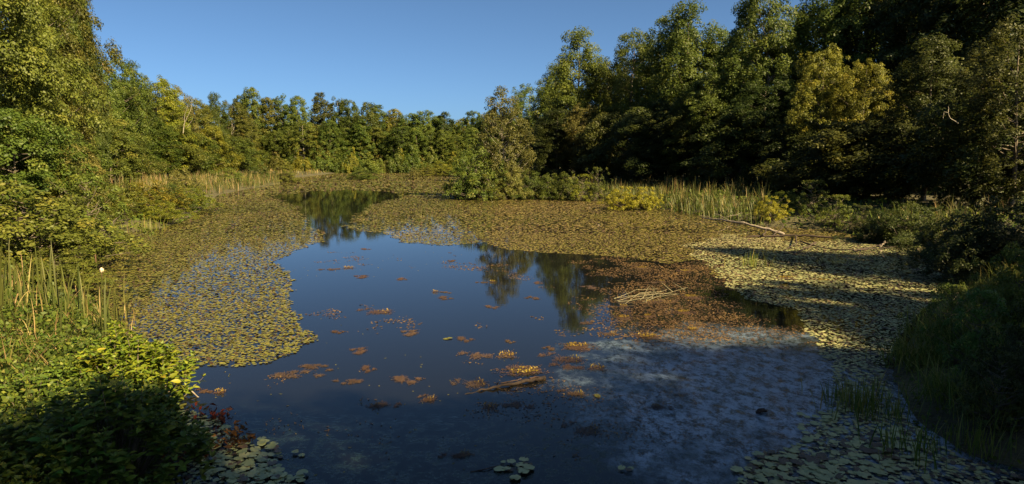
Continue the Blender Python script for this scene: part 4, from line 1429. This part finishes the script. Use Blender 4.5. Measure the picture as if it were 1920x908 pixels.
TU = [tussock_mesh(400 + i, 330, .75) for i in range(3)]
TU_S = tussock_mesh(410, 70, .5, .014, .25, .5)
for i, (px, py, s, lab) in enumerate([(1750, 640, 1.0, 'arching grass tussock at the top of the right foreground bank'), (1720, 700, 1.0, 'arching grass tussock drooping over the water at the right foreground'), (1810, 620, 1.05, 'grass tussock behind the drooping one at the right'),
                                      (1800, 700, 1.1, 'broad grass tussock in the middle of the right foreground'), (1870, 660, 1.1, 'dark grass tussock near the right edge'), (1880, 740, 1.0, 'shaded grass tussock at the right edge, lower'), (1780, 770, .9, 'shaded low grass tussock above the bottom right pads'),
                                      (1850, 570, .9, 'grass tussock at the back of the right foreground bank'), (1900, 560, 1.0, 'grass tussock under the leafy bush at the right edge'), (1860, 810, .8, 'dark low tussock in the bottom right corner'), (1780, 560, .6, 'small tussock at the back left of the right bank')]):
    x, y = gnd(px, py)
    o_ = empty('grass_tussock', (0, 0, 0))
    link('blades', TU[i % 3], o_)['kind'] = 'stuff'
    o_.location = (x, y, max(-.02, gz(x, y)))
    o_.rotation_euler = (0, 0, i * 1.3)
    o_.scale = (s, s, s * .95)
    tag(o_, lab, 'grass', 'grass tussocks of the right foreground')
for i, (px, py, s, lab) in enumerate([(1600, 775, 1.0, 'thin upright grass standing in the water right of the shallows'), (1630, 760, 1.0, 'thin upright grass in the water beside the drooping tussock'), (1655, 780, .9, 'thin grass in the water below the drooping tussock'), (1580, 750, .6, 'small thin grass at the outer edge of the wading grasses'),
                                      (1411, 500, 1.1, 'small lone green tuft among the pads on the right'), (1800, 505, 1.2, 'bright green tuft at the water edge of the right bank'), (1700, 850, 1.0, 'sparse upright grass among the bottom right pads'), (1830, 850, .9, 'sparse grass at the bottom right corner'), (1690, 440, 2.2, 'pale-bladed sedge clump on the shaded right bank'), (1570, 428, 1.8, 'dark rounded sedge clump beyond the fallen branches'), (280, 435, 1.6, 'thin tan grass at the water edge below the left bank bushes')]):
    x, y = gnd(px, py)
    o_ = empty('grass_tuft', (0, 0, 0))
    link('blades', TU_S, o_)['kind'] = 'stuff'
    o_.location = (x, y, max(-.02, gz(x, y)))
    o_.rotation_euler = (0, 0, i * 2.3)
    o_.scale = (s, s, s)
    tag(o_, lab, 'grass', 'small grass tufts')

# undergrowth on the banks: one mass of low leaves
def undergrowth():
    rng = np.random.default_rng(55)
    n = 110000
    Rr = rng.uniform(6, 60, n) ** 1
    aa = rng.uniform(-.9, .9, n)
    Rr[::3] = rng.uniform(7, 18, len(Rr[::3]))
    aa[::3] = rng.uniform(-.75, -.3, len(aa[::3]))
    P_ = np.stack([Rr * np.sin(aa), Rr * np.cos(aa)], 1)
    d = dist_poly(P_, SHORE)
    k = ~inside(P_, SHORE) & (d < 9)
    P_ = P_[k]
    zz = ground_z(P_) + rng.uniform(0, .38, len(P_)) * np.clip(d[k] * 1.2, .2, 1)
    mb = MB()
    mb.quads(leaf_quads(np.column_stack([P_, zz]), np.array([0, 0, .8]) + rng.normal(0, .6, (len(P_), 3)), .022 + .005 * np.hypot(P_[:, 0], P_[:, 1]), rng), np.clip(rng.normal(.5, .25, len(P_)), 0, 1))
    return mb.mesh("undergrowth", M_GREEN)


tag(link('undergrowth', undergrowth()), 'low green undergrowth covering the pond banks', 'undergrowth', kind='stuff')


def dry_litter():
    """dead reed blades and leaves lying over the left bank"""
    rng = random.Random(71)
    mb = MB()
    n = 0
    while n < 1500:
        px, py = rng.uniform(-60, 300), rng.uniform(520, 800)
        x, y = gnd(px, py)
        if inside(np.array([[x, y]]), SHORE)[0]:
            continue
        n += 1
        blade(mb, (x, y, max(0, gz(x, y)) + rng.uniform(0, .12)), rng.uniform(0, 6.28), rng.uniform(.2, .7), .018, rng.uniform(.6, 1.5), rng.uniform(-.3, .8), rng.uniform(.1, 1), seg=3)
    return mb.mesh("dry_litter", M_REED)


tag(link('dry_reed_litter', dry_litter()), 'dead reed blades lying tangled over the left bank', 'reed litter', kind='stuff')


def floating_bits():
    """single leaves and specks drifting on the open water"""
    rng = np.random.default_rng(91)
    P_ = np.column_stack([rng.uniform(-9, 9, 2600), rng.uniform(6, 34, 2600)])
    P_ = P_[inside(P_, OPEN) & (noise2(P_, 2.2, 1) + rng.normal(0, .35, 2600) > .25)]
    mb = MB()
    mb.quads(leaf_quads(np.column_stack([P_, np.full(len(P_), .006)]), np.array([0, 0, 1.]) + rng.normal(0, .12, (len(P_), 3)), .045, rng, .5), rng.uniform(.1, 1, len(P_)))
    return mb.mesh("floating_leaf_bits", M_PAD)


tag(link('floating_leaf_bits', floating_bits()), 'small fallen leaves and specks drifting on the open water', 'leaf litter', kind='stuff')
